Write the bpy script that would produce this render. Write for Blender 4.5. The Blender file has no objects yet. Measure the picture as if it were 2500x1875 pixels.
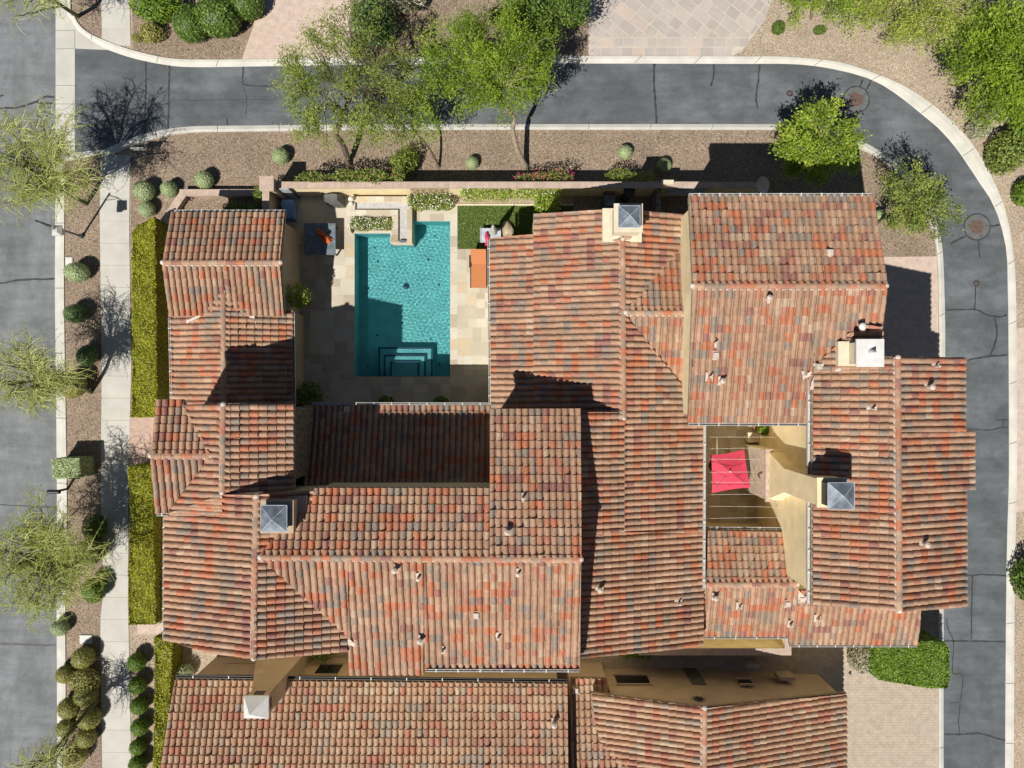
import bpy, bmesh, math, random
import numpy as np
from mathutils import Vector

# ------------------------------------------------------------------ camera, sky, sun, exposure
H = 37.7          # camera height above the ground (m)
F = 1733.0        # focal length in photograph pixels (2500 px wide)
SC = bpy.context.scene
COL = SC.collection
cam = bpy.data.cameras.new("camera"); camo = bpy.data.objects.new("camera", cam); COL.objects.link(camo)
cam.sensor_width = 36.0; cam.lens = F / 2500 * 36.0; cam.clip_start = 0.5; cam.clip_end = 2000
camo.location = (0, 0, H); camo.rotation_euler = (0, 0, 0)
SC.camera = camo
W = bpy.data.worlds.new("World"); SC.world = W; W.use_nodes = True
nt = W.node_tree; bg = nt.nodes["Background"]
sky = nt.nodes.new("ShaderNodeTexSky"); sky.sky_type = 'NISHITA'; sky.sun_disc = False; sky.air_density = 0.7; sky.dust_density = 0.3; sky.altitude = 500
SUN = Vector((0.40, 0.625, -1.0))                       # the way the light travels
sky.sun_elevation = math.atan2(1.0, math.hypot(SUN.x, SUN.y)); sky.sun_rotation = math.radians(212.6)
nt.links.new(sky.outputs[0], bg.inputs[0]); bg.inputs[1].default_value = 0.05
sl = bpy.data.lights.new("sun", 'SUN'); sl.energy = 5.0; sl.angle = math.radians(0.5); sl.color = (1.0, 0.955, 0.89)
slo = bpy.data.objects.new("sun", sl); COL.objects.link(slo); slo.location = (-20, -30, 60)
slo.rotation_euler = SUN.to_track_quat('-Z', 'Y').to_euler()
SC.view_settings.view_transform = 'Standard'; SC.view_settings.look = 'None'
SC.view_settings.exposure = 0.24; SC.view_settings.gamma = 1.0
R = random.Random(7)
RN = np.random.default_rng(11)

def P(px, py, z=0.0):
    """photograph pixel + height above ground -> world point"""
    return Vector(((px - 1250) * (H - z) / F, (937.5 - py) * (H - z) / F, z))
def P2(px, py, z=0.0):
    v = P(px, py, z); return (v.x, v.y)

# ------------------------------------------------------------------ materials
def newmat(name):
    m = bpy.data.materials.new(name); m.use_nodes = True
    n = m.node_tree.nodes; n.clear()
    out = n.new("ShaderNodeOutputMaterial"); b = n.new("ShaderNodeBsdfPrincipled")
    m.node_tree.links.new(b.outputs[0], out.inputs[0])
    return m, m.node_tree, b
def nd(t, kind, **kw):
    x = t.nodes.new(kind)
    for k, v in kw.items(): setattr(x, k, v)
    return x
def geo_pos(t, scale=(1, 1, 1), rot=0.0):
    g = t.nodes.new("ShaderNodeNewGeometry"); mp = t.nodes.new("ShaderNodeMapping")
    mp.inputs['Scale'].default_value = scale; mp.inputs['Rotation'].default_value = (0, 0, rot)
    t.links.new(g.outputs['Position'], mp.inputs[0]); return mp.outputs[0]
def mixc(t, a, b, fac, mode='MIX'):
    m = nd(t, "ShaderNodeMix", data_type='RGBA', blend_type=mode)
    for s, v in ((6, a), (7, b)):
        if isinstance(v, tuple): m.inputs[s].default_value = (*v, 1)
        else: t.links.new(v, m.inputs[s])
    if isinstance(fac, (int, float)): m.inputs[0].default_value = fac
    else: t.links.new(fac, m.inputs[0])
    return m.outputs[2]
def ramp(t, src, stops, interp='LINEAR'):
    r = nd(t, "ShaderNodeValToRGB"); r.color_ramp.interpolation = interp
    e = r.color_ramp.elements
    while len(e) < len(stops): e.new(0.5)
    for i, (p, c) in enumerate(stops):
        e[i].position = p; e[i].color = (*c, 1) if isinstance(c, tuple) else (c, c, c, 1)
    t.links.new(src, r.inputs[0]); return r.outputs[0]
def noise(t, vec, scale, detail=3, rough=0.55):
    n = nd(t, "ShaderNodeTexNoise"); n.inputs['Scale'].default_value = scale
    n.inputs['Detail'].default_value = detail; n.inputs['Roughness'].default_value = rough
    t.links.new(vec, n.inputs['Vector']); return n.outputs['Fac']
def bump(t, b, src, strength, dist=0.02):
    bp = nd(t, "ShaderNodeBump"); bp.inputs['Strength'].default_value = strength; bp.inputs['Distance'].default_value = dist
    t.links.new(src, bp.inputs['Height']); t.links.new(bp.outputs[0], b.inputs['Normal'])
def tintattr(t):
    a = nd(t, "ShaderNodeAttribute", attribute_name="tint"); return a.outputs['Fac']

def plain(name, col, rough=0.7, var=0.12, scale=3.0, metal=0.0, fine=0.0, bmp=0.0):
    """one colour broken up by soft stains and, if wanted, a fine grain"""
    m, t, b = newmat(name); v = geo_pos(t)
    n1 = noise(t, v, scale, 4)
    lo = tuple(c * (1 - var * 1.6) for c in col); hi = tuple(min(1, c * (1 + var)) for c in col)
    c = ramp(t, n1, [(0.3, lo), (0.7, hi)])
    if fine:
        n2 = noise(t, v, 60, 2, 0.7)
        c = mixc(t, c, ramp(t, n2, [(0.3, 1 - fine), (0.7, 1 + fine * 0.6)]), 1.0, 'MULTIPLY')
        if bmp: bump(t, b, n2, bmp)
    t.links.new(c, b.inputs['Base Color']); b.inputs['Roughness'].default_value = rough; b.inputs['Metallic'].default_value = metal
    return m

def tilemat(name, stops, rough=0.75):
    """clay roof tile: every tile has its own fired colour, with streaks and soot"""
    m, t, b = newmat(name); v = geo_pos(t)
    c = ramp(t, tintattr(t), stops, 'CONSTANT')
    c = mixc(t, c, ramp(t, noise(t, v, 5.5, 4), [(0.3, 0.84), (0.7, 1.10)]), 1.0, 'MULTIPLY')
    c = mixc(t, c, ramp(t, noise(t, v, 45, 3, 0.7), [(0.3, 0.88), (0.7, 1.08)]), 1.0, 'MULTIPLY')
    c = mixc(t, c, ramp(t, noise(t, v, 0.6, 5, 0.65), [(0.3, 0.80), (0.6, 1.06)]), 1.0, 'MULTIPLY')
    t.links.new(c, b.inputs['Base Color']); b.inputs['Roughness'].default_value = rough
    return m
def tinted(name, stops, rough=0.7, grain=0.12, gscale=14, interp='LINEAR'):
    """paving cut into pieces, each with a shade of its own"""
    m, t, b = newmat(name); v = geo_pos(t)
    c = ramp(t, tintattr(t), stops, interp)
    c = mixc(t, c, ramp(t, noise(t, v, gscale, 5, 0.65), [(0.3, 1 - grain), (0.7, 1 + grain * 0.7)]), 1.0, 'MULTIPLY')
    c = mixc(t, c, ramp(t, noise(t, v, 0.7, 3), [(0.3, 0.88), (0.7, 1.06)]), 1.0, 'MULTIPLY')
    t.links.new(c, b.inputs['Base Color']); b.inputs['Roughness'].default_value = rough
    return m
LEAFGAIN = 1.45
def leafmat(name, dark, mid, light, trans=0.35):
    """leaves: shade varies leaf by leaf, light passes through"""
    m = bpy.data.materials.new(name); m.use_nodes = True; t = m.node_tree; t.nodes.clear()
    out = nd(t, "ShaderNodeOutputMaterial")
    k = lambda c_: tuple(min(.62, x * LEAFGAIN) for x in c_)
    c = ramp(t, tintattr(t), [(0.0, k(dark)), (0.5, k(mid)), (1.0, k(light))])
    d = nd(t, "ShaderNodeBsdfPrincipled"); d.inputs['Roughness'].default_value = 0.55
    tr = nd(t, "ShaderNodeBsdfTranslucent"); mx = nd(t, "ShaderNodeMixShader"); mx.inputs[0].default_value = trans
    t.links.new(c, d.inputs['Base Color']); t.links.new(c, tr.inputs[0])
    t.links.new(d.outputs[0], mx.inputs[1]); t.links.new(tr.outputs[0], mx.inputs[2]); t.links.new(mx.outputs[0], out.inputs[0])
    return m
def gravelmat(name, dark, mid, light, scale=16):
    """wood-chip and gravel ground"""
    m, t, b = newmat(name); v = geo_pos(t)
    vo = nd(t, "ShaderNodeTexVoronoi"); vo.inputs['Scale'].default_value = scale; t.links.new(v, vo.inputs['Vector'])
    sp = nd(t, "ShaderNodeSeparateColor"); t.links.new(vo.outputs['Color'], sp.inputs[0])
    c = ramp(t, sp.outputs[0], [(0.0, dark), (0.45, mid), (0.8, mid), (1.0, light)])
    c = mixc(t, c, ramp(t, noise(t, v, 50, 3, 0.75), [(0.3, 0.62), (0.7, 1.28)]), 1.0, 'MULTIPLY')
    c = mixc(t, c, ramp(t, noise(t, v, 0.45, 4), [(0.3, 0.85), (0.7, 1.1)]), 1.0, 'MULTIPLY')
    t.links.new(c, b.inputs['Base Color']); b.inputs['Roughness'].default_value = 0.95
    bump(t, b, sp.outputs[1], 0.9, 0.02)
    return m
def brickmat(name, c1, c2, mortar, bw, bh, rot=0.0, msize=0.008, grain=0.14):
    """small paving bricks or cap bricks in a running bond"""
    m, t, b = newmat(name); v = geo_pos(t, (1, 1, 1), rot)
    k = nd(t, "ShaderNodeTexBrick"); k.inputs['Scale'].default_value = 1.0
    k.inputs['Brick Width'].default_value = bw; k.inputs['Row Height'].default_value = bh; k.inputs['Mortar Size'].default_value = msize
    k.inputs['Color1'].default_value = (*c1, 1); k.inputs['Color2'].default_value = (*c2, 1); k.inputs['Mortar'].default_value = (*mortar, 1)
    t.links.new(v, k.inputs['Vector'])
    c = mixc(t, k.outputs[0], ramp(t, noise(t, geo_pos(t), 3, 5), [(0.3, 1 - grain), (0.7, 1 + grain)]), 1.0, 'MULTIPLY')
    c = mixc(t, c, ramp(t, noise(t, geo_pos(t), 40, 2, 0.7), [(0.3, 0.86), (0.7, 1.1)]), 1.0, 'MULTIPLY')
    t.links.new(c, b.inputs['Base Color']); b.inputs['Roughness'].default_value = 0.85
    return m

def asphaltmat(name, base, cool, long_x=True):
    """worn asphalt: pale wheel tracks, dark patches, aggregate speckle"""
    m, t, b = newmat(name); v = geo_pos(t)
    lo = tuple(c * 0.62 for c in base); hi = tuple(c * 1.35 for c in cool)
    c = ramp(t, noise(t, geo_pos(t, (0.55, 1, 1) if long_x else (1, 0.35, 1)), 0.5, 6, 0.68), [(0.22, lo), (0.5, base), (0.78, hi)])
    c = mixc(t, c, ramp(t, noise(t, geo_pos(t, (0.25, 1.6, 1)), 1.6, 4), [(0.3, 0.86), (0.7, 1.1)]), 1.0, 'MULTIPLY')
    c = mixc(t, c, ramp(t, noise(t, v, 38, 3, 0.8), [(0.28, 0.66), (0.72, 1.32)]), 1.0, 'MULTIPLY')
    c = mixc(t, c, ramp(t, noise(t, v, 0.85, 6, 0.7), [(0.33, 0.74), (0.55, 1.04)]), 1.0, 'MULTIPLY')
    vo = nd(t, "ShaderNodeTexVoronoi"); vo.inputs['Scale'].default_value = 7.0; t.links.new(v, vo.inputs['Vector'])
    c = mixc(t, c, (0.3, 0.3, 0.28), ramp(t, vo.outputs['Distance'], [(0.03, 0.35), (0.06, 0.0)]))
    t.links.new(c, b.inputs['Base Color']); b.inputs['Roughness'].default_value = 0.9
    return m

M = {}
M['tile'] = tilemat("clay_tile", [(0.0, (.395, .232, .143)), (0.28, (.355, .206, .127)), (0.48, (.415, .253, .162)), (0.58, (.26, .20, .155)), (0.66, (.31, .215, .15)),
                                  (0.74, (.43, .155, .075)), (0.84, (.39, .165, .10)), (0.92, (.285, .13, .098)), (0.97, (.43, .30, .20))])
M['tile_pale'] = tilemat("pale_clay_tile", [(0.0, (.42, .255, .155)), (0.30, (.385, .225, .137)), (0.55, (.43, .29, .187)), (0.70, (.33, .255, .19)),
                                  (0.79, (.42, .18, .11)), (0.90, (.36, .175, .12)), (0.96, (.46, .34, .23))])
M['mortar'] = plain("white_mortar", (.55, .49, .43), 0.9, 0.15, 8)
M['deck'] = plain("roof_edge_board", (.28, .22, .15), 0.8, 0.2, 4)
M['stucco'] = plain("yellow_stucco", (.80, .675, .41), 0.9, 0.09, 1.2, fine=0.1, bmp=0.2)
M['stucco_tan_and_shade'] = plain("tan_and_shade_stucco", (.44, .335, .235), 0.9, 0.1, 1.0, fine=0.12, bmp=0.2)  # tan walls, and painted-in shade for the yellow stucco of the west buildings
M['stone'] = plain("rough_stone_veneer", (.20, .17, .13), 0.9, 0.45, 5, fine=0.3, bmp=0.6)
M['cream'] = plain("cream_plaster", (.62, .55, .40), 0.9, 0.06, 3)
M['white'] = plain("white_paint", (.64, .63, .60), 0.5, 0.06, 4)
M['facebrick'] = brickmat("cream_face_brick", (.58, .48, .36), (.52, .42, .31), (.66, .60, .48), 0.24, 0.09, 0.0, 0.014)
M['collar'] = plain("dark_concrete_collar", (.125, .13, .128), 0.9, 0.2, 4, fine=0.2)
M['litter'] = tinted("leaf_litter", [(0, (.09, .05, .025)), (0.6, (.34, .25, .14)), (1, (.50, .42, .26))], 0.9)
M['vent'] = plain("painted_vent_flashing", (.52, .44, .37), 0.7, 0.15, 8)
M['gutter'] = plain("pale_gutter_metal", (.50, .49, .46), 0.45, 0.1, 6)
M['zinc'] = plain("blue_grey_sheet_metal", (.20, .235, .27), 0.42, 0.3, 3, metal=0.35)
M['zinc_edge'] = plain("bare_metal_edge", (.50, .54, .58), 0.4, 0.15, 4, metal=0.2)
M['black'] = plain("black_iron", (.018, .018, .02), 0.5, 0.2, 3)
M['darkgrey'] = plain("dark_grey_cover", (.11, .11, .105), 0.8, 0.25, 6)
M['glass'] = plain("dark_window_glass", (.012, .013, .014), 0.12, 0.2, 2)
M['concrete'] = plain("pale_concrete", (.50, .48, .43), 0.9, 0.07, 0.9, fine=0.10)
M['kerb'] = plain("kerb_concrete", (.56, .54, .48), 0.9, 0.09, 1.1, fine=0.12)
M['joint'] = plain("concrete_joint", (.16, .15, .13), 0.95, 0.1, 3)
M['asphalt'] = asphaltmat("lane_asphalt", (.102, .112, .119), (.13, .143, .152))
M['asphalt_pale'] = asphaltmat("street_asphalt", (.168, .178, .184), (.176, .189, .197), False)
M['seal'] = plain("tar_crack_sealer", (.042, .044, .045), 0.6, 0.3, 4)
M['gravel'] = gravelmat("tan_gravel", (.23, .17, .115), (.44, .345, .25), (.58, .51, .41), 24)
M['chips'] = gravelmat("brown_wood_chips", (.125, .088, .058), (.295, .218, .156), (.45, .38, .29), 24)
M['pink_pavers'] = brickmat("pink_pavers", (.55, .42, .345), (.50, .405, .335), (.40, .32, .265), 0.22, 0.11, 0.0, 0.006)
M['red_pavers'] = brickmat("red_herringbone_pavers", (.48, .29, .22), (.47, .37, .30), (.32, .25, .2), 0.22, 0.11, math.radians(45), 0.008)
M['tan_pavers'] = brickmat("tan_driveway_pavers", (.44, .36, .27), (.40, .335, .265), (.28, .23, .18), 0.34, 0.145, 0.0, 0.008)
M['cap'] = brickmat("brick_wall_cap", (.46, .33, .25), (.50, .40, .33), (.34, .27, .22), 0.075, 0.30, 0.0, 0.01)
M['travertine'] = tinted("travertine_paving", [(0, (.40, .345, .255)), (0.35, (.50, .45, .35)), (0.75, (.55, .51, .42)), (0.93, (.50, .42, .29)), (1, (.47, .37, .235))], 0.75, 0.10)
M['greystone'] = tinted("grey_stone_paving", [(0, (.385, .34, .305)), (0.5, (.43, .38, .34)), (0.85, (.46, .40, .355)), (1, (.50, .40, .32))], 0.8, 0.12)
M['grout'] = plain("pale_grout", (.50, .45, .37), 0.9, 0.08, 3)
M['channel'] = plain("pale_pebble_channel", (.45, .44, .43), 0.6, 0.12, 6, fine=0.22)
M['pool'] = plain("teal_pool_plaster", (.195, .53, .54), 0.7, 0.12, 1.5, fine=0.25)
M['poolstep'] = plain("pale_pool_plaster", (.30, .50, .50), 0.7, 0.08, 2, fine=0.15)
M['drain'] = plain("dark_drain_cover", (.012, .03, .09), 0.5, 0.1, 3)
M['grass'] = leafmat("lawn_grass", (.035, .06, .008), (.075, .125, .016), (.13, .19, .03), 0.2)
M['turf'] = plain("lawn_soil", (.06, .09, .015), 0.95, 0.25, 6, fine=0.3)
M['bark'] = plain("grey_brown_bark", (.12, .09, .065), 0.95, 0.3, 6, fine=0.3)
M['palebark'] = plain("pale_tan_bark", (.30, .24, .17), 0.95, 0.2, 6, fine=0.2)
M['pvbark'] = plain("green_bark", (.115, .115, .045), 0.85, 0.25, 6)
M['pvtwig'] = leafmat("palo_verde_twig", (.22, .24, .07), (.33, .35, .11), (.44, .44, .18), 0.15)
M['pvleaf'] = leafmat("palo_verde_leaf", (.13, .17, .02), (.24, .29, .04), (.36, .40, .08))
M['mesq'] = leafmat("feathery_leaf", (.07, .115, .008), (.155, .235, .016), (.26, .34, .03), 0.4)
M['mesq_dull'] = leafmat("dull_feathery_leaf", (.095, .125, .018), (.18, .23, .036), (.27, .315, .07), 0.4)
M['ficus'] = leafmat("yellow_green_leaf", (.075, .12, .010), (.19, .265, .022), (.32, .39, .045))
M['citrus'] = leafmat("olive_green_leaf", (.06, .085, .016), (.155, .20, .034), (.27, .31, .065))
M['hedge'] = leafmat("yellow_hedge_leaf", (.055, .062, .003), (.215, .225, .009), (.30, .30, .014), 0.25)
M['greenhedge'] = leafmat("green_hedge_leaf", (.035, .07, .005), (.095, .165, .010), (.17, .24, .016), 0.2)
M['sage'] = leafmat("pale_sage_leaf", (.15, .19, .085), (.29, .35, .17), (.40, .46, .25), 0.15)
M['topdark'] = leafmat("dark_topiary_leaf", (.04, .075, .02), (.10, .16, .05), (.18, .25, .085), 0.15)
M['shrub'] = leafmat("green_shrub_leaf", (.035, .065, .008), (.085, .145, .016), (.15, .22, .032), 0.25)
M['olive'] = leafmat("olive_shrub_leaf", (.11, .108, .022), (.235, .228, .06), (.34, .325, .11), 0.2)
M['grey'] = leafmat("grey_shrub_leaf", (.14, .13, .08), (.26, .25, .16), (.38, .37, .25), 0.2)
M['petal'] = plain("white_petal", (.75, .74, .66), 0.7, 0.05, 3)
M['pink'] = plain("pink_petal", (.55, .05, .15), 0.7, 0.15, 3)
M['red'] = plain("red_canvas", (.52, .038, .085), 0.75, 0.08, 2)
M['orange'] = plain("orange_cloth", (.55, .12, .025), 0.8, 0.15, 5)
M['blue'] = plain("blue_plastic", (.12, .24, .46), 0.4, 0.12, 3)
M['slate'] = plain("blue_grey_table_top", (.14, .175, .20), 0.35, 0.25, 4)
M['rust'] = plain("rusty_iron", (.135, .085, .066), 0.7, 0.3, 14, fine=0.3)
M['teal'] = plain("grey_green_metal", (.10, .13, .13), 0.5, 0.15, 4)
M['wood'] = plain("weathered_wood", (.17, .10, .055), 0.8, 0.3, 6)
M['pot'] = plain("terracotta_pot", (.35, .16, .09), 0.8, 0.15, 5)
M['rock'] = plain("tan_boulder", (.42, .33, .22), 0.9, 0.25, 4, fine=0.2, bmp=0.4)
M['steel'] = plain("blue_grey_steel", (.26, .34, .42), 0.4, 0.15, 4)

def cushionmat():
    m, t, b = newmat("orange_checked_cushion")
    k = nd(t, "ShaderNodeTexChecker"); k.inputs['Scale'].default_value = 16
    t.links.new(geo_pos(t, (1, 1, 0.001), math.radians(45)), k.inputs[0])
    k.inputs[1].default_value = (.40, .13, .04, 1); k.inputs[2].default_value = (.46, .19, .075, 1)
    t.links.new(k.outputs[0], b.inputs['Base Color']); b.inputs['Roughness'].default_value = 0.8
    return m
M['cushion'] = cushionmat()
def watermat():
    """clear refracting water"""
    m = bpy.data.materials.new("pool_water"); m.use_nodes = True; t = m.node_tree; t.nodes.clear()
    out = nd(t, "ShaderNodeOutputMaterial"); g = nd(t, "ShaderNodeBsdfPrincipled")
    g.inputs['Transmission Weight'].default_value = 1.0; g.inputs['IOR'].default_value = 1.33; g.inputs['Roughness'].default_value = 0.0
    g.inputs['Base Color'].default_value = (.66, .93, .94, 1); t.links.new(g.outputs[0], out.inputs[0])
    return m
M['water'] = watermat()

# ------------------------------------------------------------------ mesh builder
class MB:
    def __init__(s): s.v = []; s.n = 0; s.f = []
    def add(s, vs, fs, mi=0, tint=0.5):
        vs = np.asarray([tuple(x) for x in vs], dtype=float) if not isinstance(vs, np.ndarray) else vs
        by = {}
        if isinstance(fs, np.ndarray): by[fs.shape[1]] = fs
        else:
            for q in fs: by.setdefault(len(q), []).append(q)
        for k, q in by.items():
            q = np.asarray(q, dtype=np.int64) + s.n
            tt = np.full(len(q), tint, dtype=float) if np.isscalar(tint) else np.asarray(tint, dtype=float)
            s.f.append((q, np.full(len(q), mi, dtype=np.int32), tt))
        s.v.append(vs); s.n += len(vs)
    def box(s, a, b, mi=0, tint=0.5):
        (x0, y0, z0), (x1, y1, z1) = a, b
        v = [(x0, y0, z0), (x1, y0, z0), (x1, y1, z0), (x0, y1, z0), (x0, y0, z1), (x1, y0, z1), (x1, y1, z1), (x0, y1, z1)]
        s.add(v, [(0, 3, 2, 1), (4, 5, 6, 7), (0, 1, 5, 4), (1, 2, 6, 5), (2, 3, 7, 6), (3, 0, 4, 7)], mi, tint)
    def prism(s, poly, z0, z1, mi=0, tint=0.5, top=True, bottom=True):
        """poly: list of (x,y); z0/z1 numbers or functions of (x,y)"""
        a = sum(poly[i][0] * poly[(i + 1) % len(poly)][1] - poly[(i + 1) % len(poly)][0] * poly[i][1] for i in range(len(poly)))
        if a < 0: poly = poly[::-1]
        f0 = z0 if callable(z0) else (lambda x, y: z0); f1 = z1 if callable(z1) else (lambda x, y: z1)
        n = len(poly)
        v = [(x, y, f0(x, y)) for x, y in poly] + [(x, y, f1(x, y)) for x, y in poly]
        fs = [(i, (i + 1) % n, n + (i + 1) % n, n + i) for i in range(n)]
        if top: fs.append(tuple(range(n, 2 * n)))
        if bottom: fs.append(tuple(range(n - 1, -1, -1)))
        s.add(v, fs, mi, tint)
    def taper(s, c0, h0, c1, h1, mi=0, tint=0.5):
        """frustum between two axis-aligned rectangles: centre (x,y,z), half sizes (hx,hy)"""
        v = []
        for (x, y, z), (hx, hy) in ((c0, h0), (c1, h1)):
            v += [(x - hx, y - hy, z), (x + hx, y - hy, z), (x + hx, y + hy, z), (x - hx, y + hy, z)]
        s.add(v, [(0, 3, 2, 1), (4, 5, 6, 7), (0, 1, 5, 4), (1, 2, 6, 5), (2, 3, 7, 6), (3, 0, 4, 7)], mi, tint)
    def tube(s, pts, rad, n=6, mi=0, tint=0.5, cap=True):
        pts = [Vector(p) for p in pts]; m = len(pts)
        if not hasattr(rad, '__len__'): rad = [rad] * m
        v = []
        for i, p in enumerate(pts):
            d = (pts[min(i + 1, m - 1)] - pts[max(i - 1, 0)])
            if d.length < 1e-6: d = Vector((0, 0, 1))
            d.normalize(); up = Vector((0, 0, 1)) if abs(d.z) < 0.9 else Vector((1, 0, 0))
            a = d.cross(up).normalized(); b = d.cross(a)
            for k in range(n):
                an = 2 * math.pi * k / n
                q = p + (a * math.cos(an) + b * math.sin(an)) * rad[i]; v.append((q.x, q.y, q.z))
        fs = [(i * n + k, i * n + (k + 1) % n, (i + 1) * n + (k + 1) % n, (i + 1) * n + k) for i in range(m - 1) for k in range(n)]
        if cap: fs += [tuple(range(n - 1, -1, -1)), tuple((m - 1) * n + k for k in range(n))]
        s.add(v, fs, mi, tint)
    def lathe(s, c, prof, n=20, mi=0, tint=0.5):
        """prof: (radius, z) pairs from bottom to top round the vertical through c"""
        v = []
        for r, z in prof:
            for k in range(n):
                a = 2 * math.pi * k / n; v.append((c[0] + r * math.cos(a), c[1] + r * math.sin(a), c[2] + z))
        m = len(prof)
        fs = [(i * n + k, i * n + (k + 1) % n, (i + 1) * n + (k + 1) % n, (i + 1) * n + k) for i in range(m - 1) for k in range(n)]
        fs += [tuple(range(n - 1, -1, -1)), tuple((m - 1) * n + k for k in range(n))]
        s.add(v, fs, mi, tint)
    def ball(s, c, r, nu=16, nv=10, mi=0, tint=0.3, lump=0.0):
        r = (r, r, r) if not hasattr(r, '__len__') else r
        v = []
        for j in range(nv + 1):
            th = math.pi * j / nv
            for i in range(nu):
                ph = 2 * math.pi * i / nu
                k = 1 + lump * math.sin(3 * ph + 2 * th) * math.sin(th)
                v.append((c[0] + r[0] * k * math.sin(th) * math.cos(ph), c[1] + r[1] * k * math.sin(th) * math.sin(ph), c[2] + r[2] * math.cos(th)))
        fs = [(j * nu + i, (j + 1) * nu + i, (j + 1) * nu + (i + 1) % nu, j * nu + (i + 1) % nu) for j in range(nv) for i in range(nu)]
        s.add(v, fs, mi, tint)
    def leaves(s, C, N, size, asp=0.5, mi=0, tint=None, axis=None):
        """rhombic leaf faces at C facing N; size = half length; axis = preferred long direction"""
        C = np.asarray(C, float); n = len(C)
        N = np.asarray(N, float); N = N / (np.linalg.norm(N, axis=1, keepdims=True) + 1e-9)
        if axis is None: A = RN.normal(size=(n, 3))
        else: A = np.asarray(axis, float) + RN.normal(size=(n, 3)) * 0.35
        u = A - N * np.sum(A * N, axis=1, keepdims=True); u /= (np.linalg.norm(u, axis=1, keepdims=True) + 1e-9)
        w = np.cross(N, u); sz = np.broadcast_to(np.asarray(size, float).reshape(-1, 1), (n, 1))
        v = np.stack([C - u * sz, C - w * sz * asp + u * sz * 0.1, C + u * sz, C + w * sz * asp + u * sz * 0.1], axis=1).reshape(-1, 3)
        q = np.arange(4 * n).reshape(n, 4)
        s.add(v, q, mi, RN.random(n) if tint is None else tint)
    def build(s, name, mats, parent=None, org=None, smooth=False):
        V = np.concatenate(s.v)
        o = Vector((0, 0, 0))
        if parent is not None:
            r = parent
            while r.parent: r = r.parent
            o = r.location.copy()
        elif org is not None: o = Vector(org)
        V = V - np.array(o)
        me = bpy.data.meshes.new(name)
        me.vertices.add(len(V)); me.vertices.foreach_set("co", V.astype(np.float32).ravel())
        loops = np.concatenate([q.ravel() for q, _, _ in s.f]).astype(np.int32)
        tot = np.concatenate([np.full(len(q), q.shape[1]) for q, _, _ in s.f]); st = np.concatenate([[0], np.cumsum(tot)[:-1]]).astype(np.int32)
        me.loops.add(len(loops)); me.loops.foreach_set("vertex_index", loops)
        me.polygons.add(len(tot)); me.polygons.foreach_set("loop_start", st)
        me.polygons.foreach_set("material_index", np.concatenate([m for _, m, _ in s.f]).astype(np.int32))
        me.polygons.foreach_set("use_smooth", np.full(len(tot), bool(smooth), dtype=bool))
        me.update(calc_edges=True)
        at = me.attributes.new("tint", 'FLOAT', 'FACE'); at.data.foreach_set("value", np.concatenate([t for _, _, t in s.f]).astype(np.float32))
        for m in (mats if isinstance(mats, (list, tuple)) else [mats]): me.materials.append(M[m])
        ob = bpy.data.objects.new(name, me); COL.objects.link(ob)
        if parent is not None: ob.parent = parent
        else: ob.location = o
        return ob

def tag(o, label, cat, group=None):
    o['label'] = label; o['category'] = cat
    if group: o['group'] = group
    return o
def thing(name, loc, label, cat, group=None):
    o = bpy.data.objects.new(name, None); COL.objects.link(o); o.location = loc; o.empty_display_size = 0.3
    return tag(o, label, cat, group)
def structure(o, kind='structure'):
    o['kind'] = kind; return o
def copytree(o, parent=None):
    c = o.copy(); COL.objects.link(c)
    if parent is not None: c.parent = parent
    for ch in list(o.children): copytree(ch, c)
    return c
def catmull(pts, per=8):
    out = []; n = len(pts)
    for i in range(n - 1):
        p0, p1, p2, p3 = pts[max(i - 1, 0)], pts[i], pts[i + 1], pts[min(i + 2, n - 1)]
        for k in range(per):
            t = k / per
            out.append(tuple(0.5 * (2 * b + (c - a) * t + (2 * a - 5 * b + 4 * c - d) * t * t + (3 * b - a - 3 * c + d) * t ** 3) for a, b, c, d in zip(p0, p1, p2, p3)))
    out.append(tuple(pts[-1])); return out
# ------------------------------------------------------------------ the setting
def sheet(name, polys, z, mat, thick=0.0):
    mb = MB()
    for poly in polys:
        w = [P2(x, y) for x, y in poly]
        if thick: mb.prism(w, z - thick, z)
        else:
            a = sum(w[i][0] * w[(i + 1) % len(w)][1] - w[(i + 1) % len(w)][0] * w[i][1] for i in range(len(w)))
            if a < 0: w = w[::-1]
            mb.add([(x, y, z) for x, y in w], [tuple(range(len(w)))])
    return structure(mb.build(name, mat))
def rect(x0, y0, x1, y1): return [(x0, y0), (x1, y0), (x1, y1), (x0, y1)]
def resample(pts, n):
    p = np.array(catmull(pts, 10)); d = np.concatenate([[0], np.cumsum(np.linalg.norm(np.diff(p, axis=0), axis=1))])
    t = np.linspace(0, d[-1], n); return np.stack([np.interp(t, d, p[:, 0]), np.interp(t, d, p[:, 1])], 1)

# ground: one sheet to the horizon with an opening where the pool is sunk
POOL = (866, 540, 1099, 919)
mb = MB()
x0, y1 = P2(POOL[0], POOL[1]); x1, y0 = P2(POOL[2], POOL[3]); B = 400
for a, b, c, d in ((-B, -B, B, y0), (-B, y1, B, B), (-B, y0, x0, y1), (x1, y0, B, y1)):
    mb.add([(a, b, 0), (c, b, 0), (c, d, 0), (a, d, 0)], [(0, 1, 2, 3)])
structure(mb.build("ground", 'gravel'))

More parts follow.
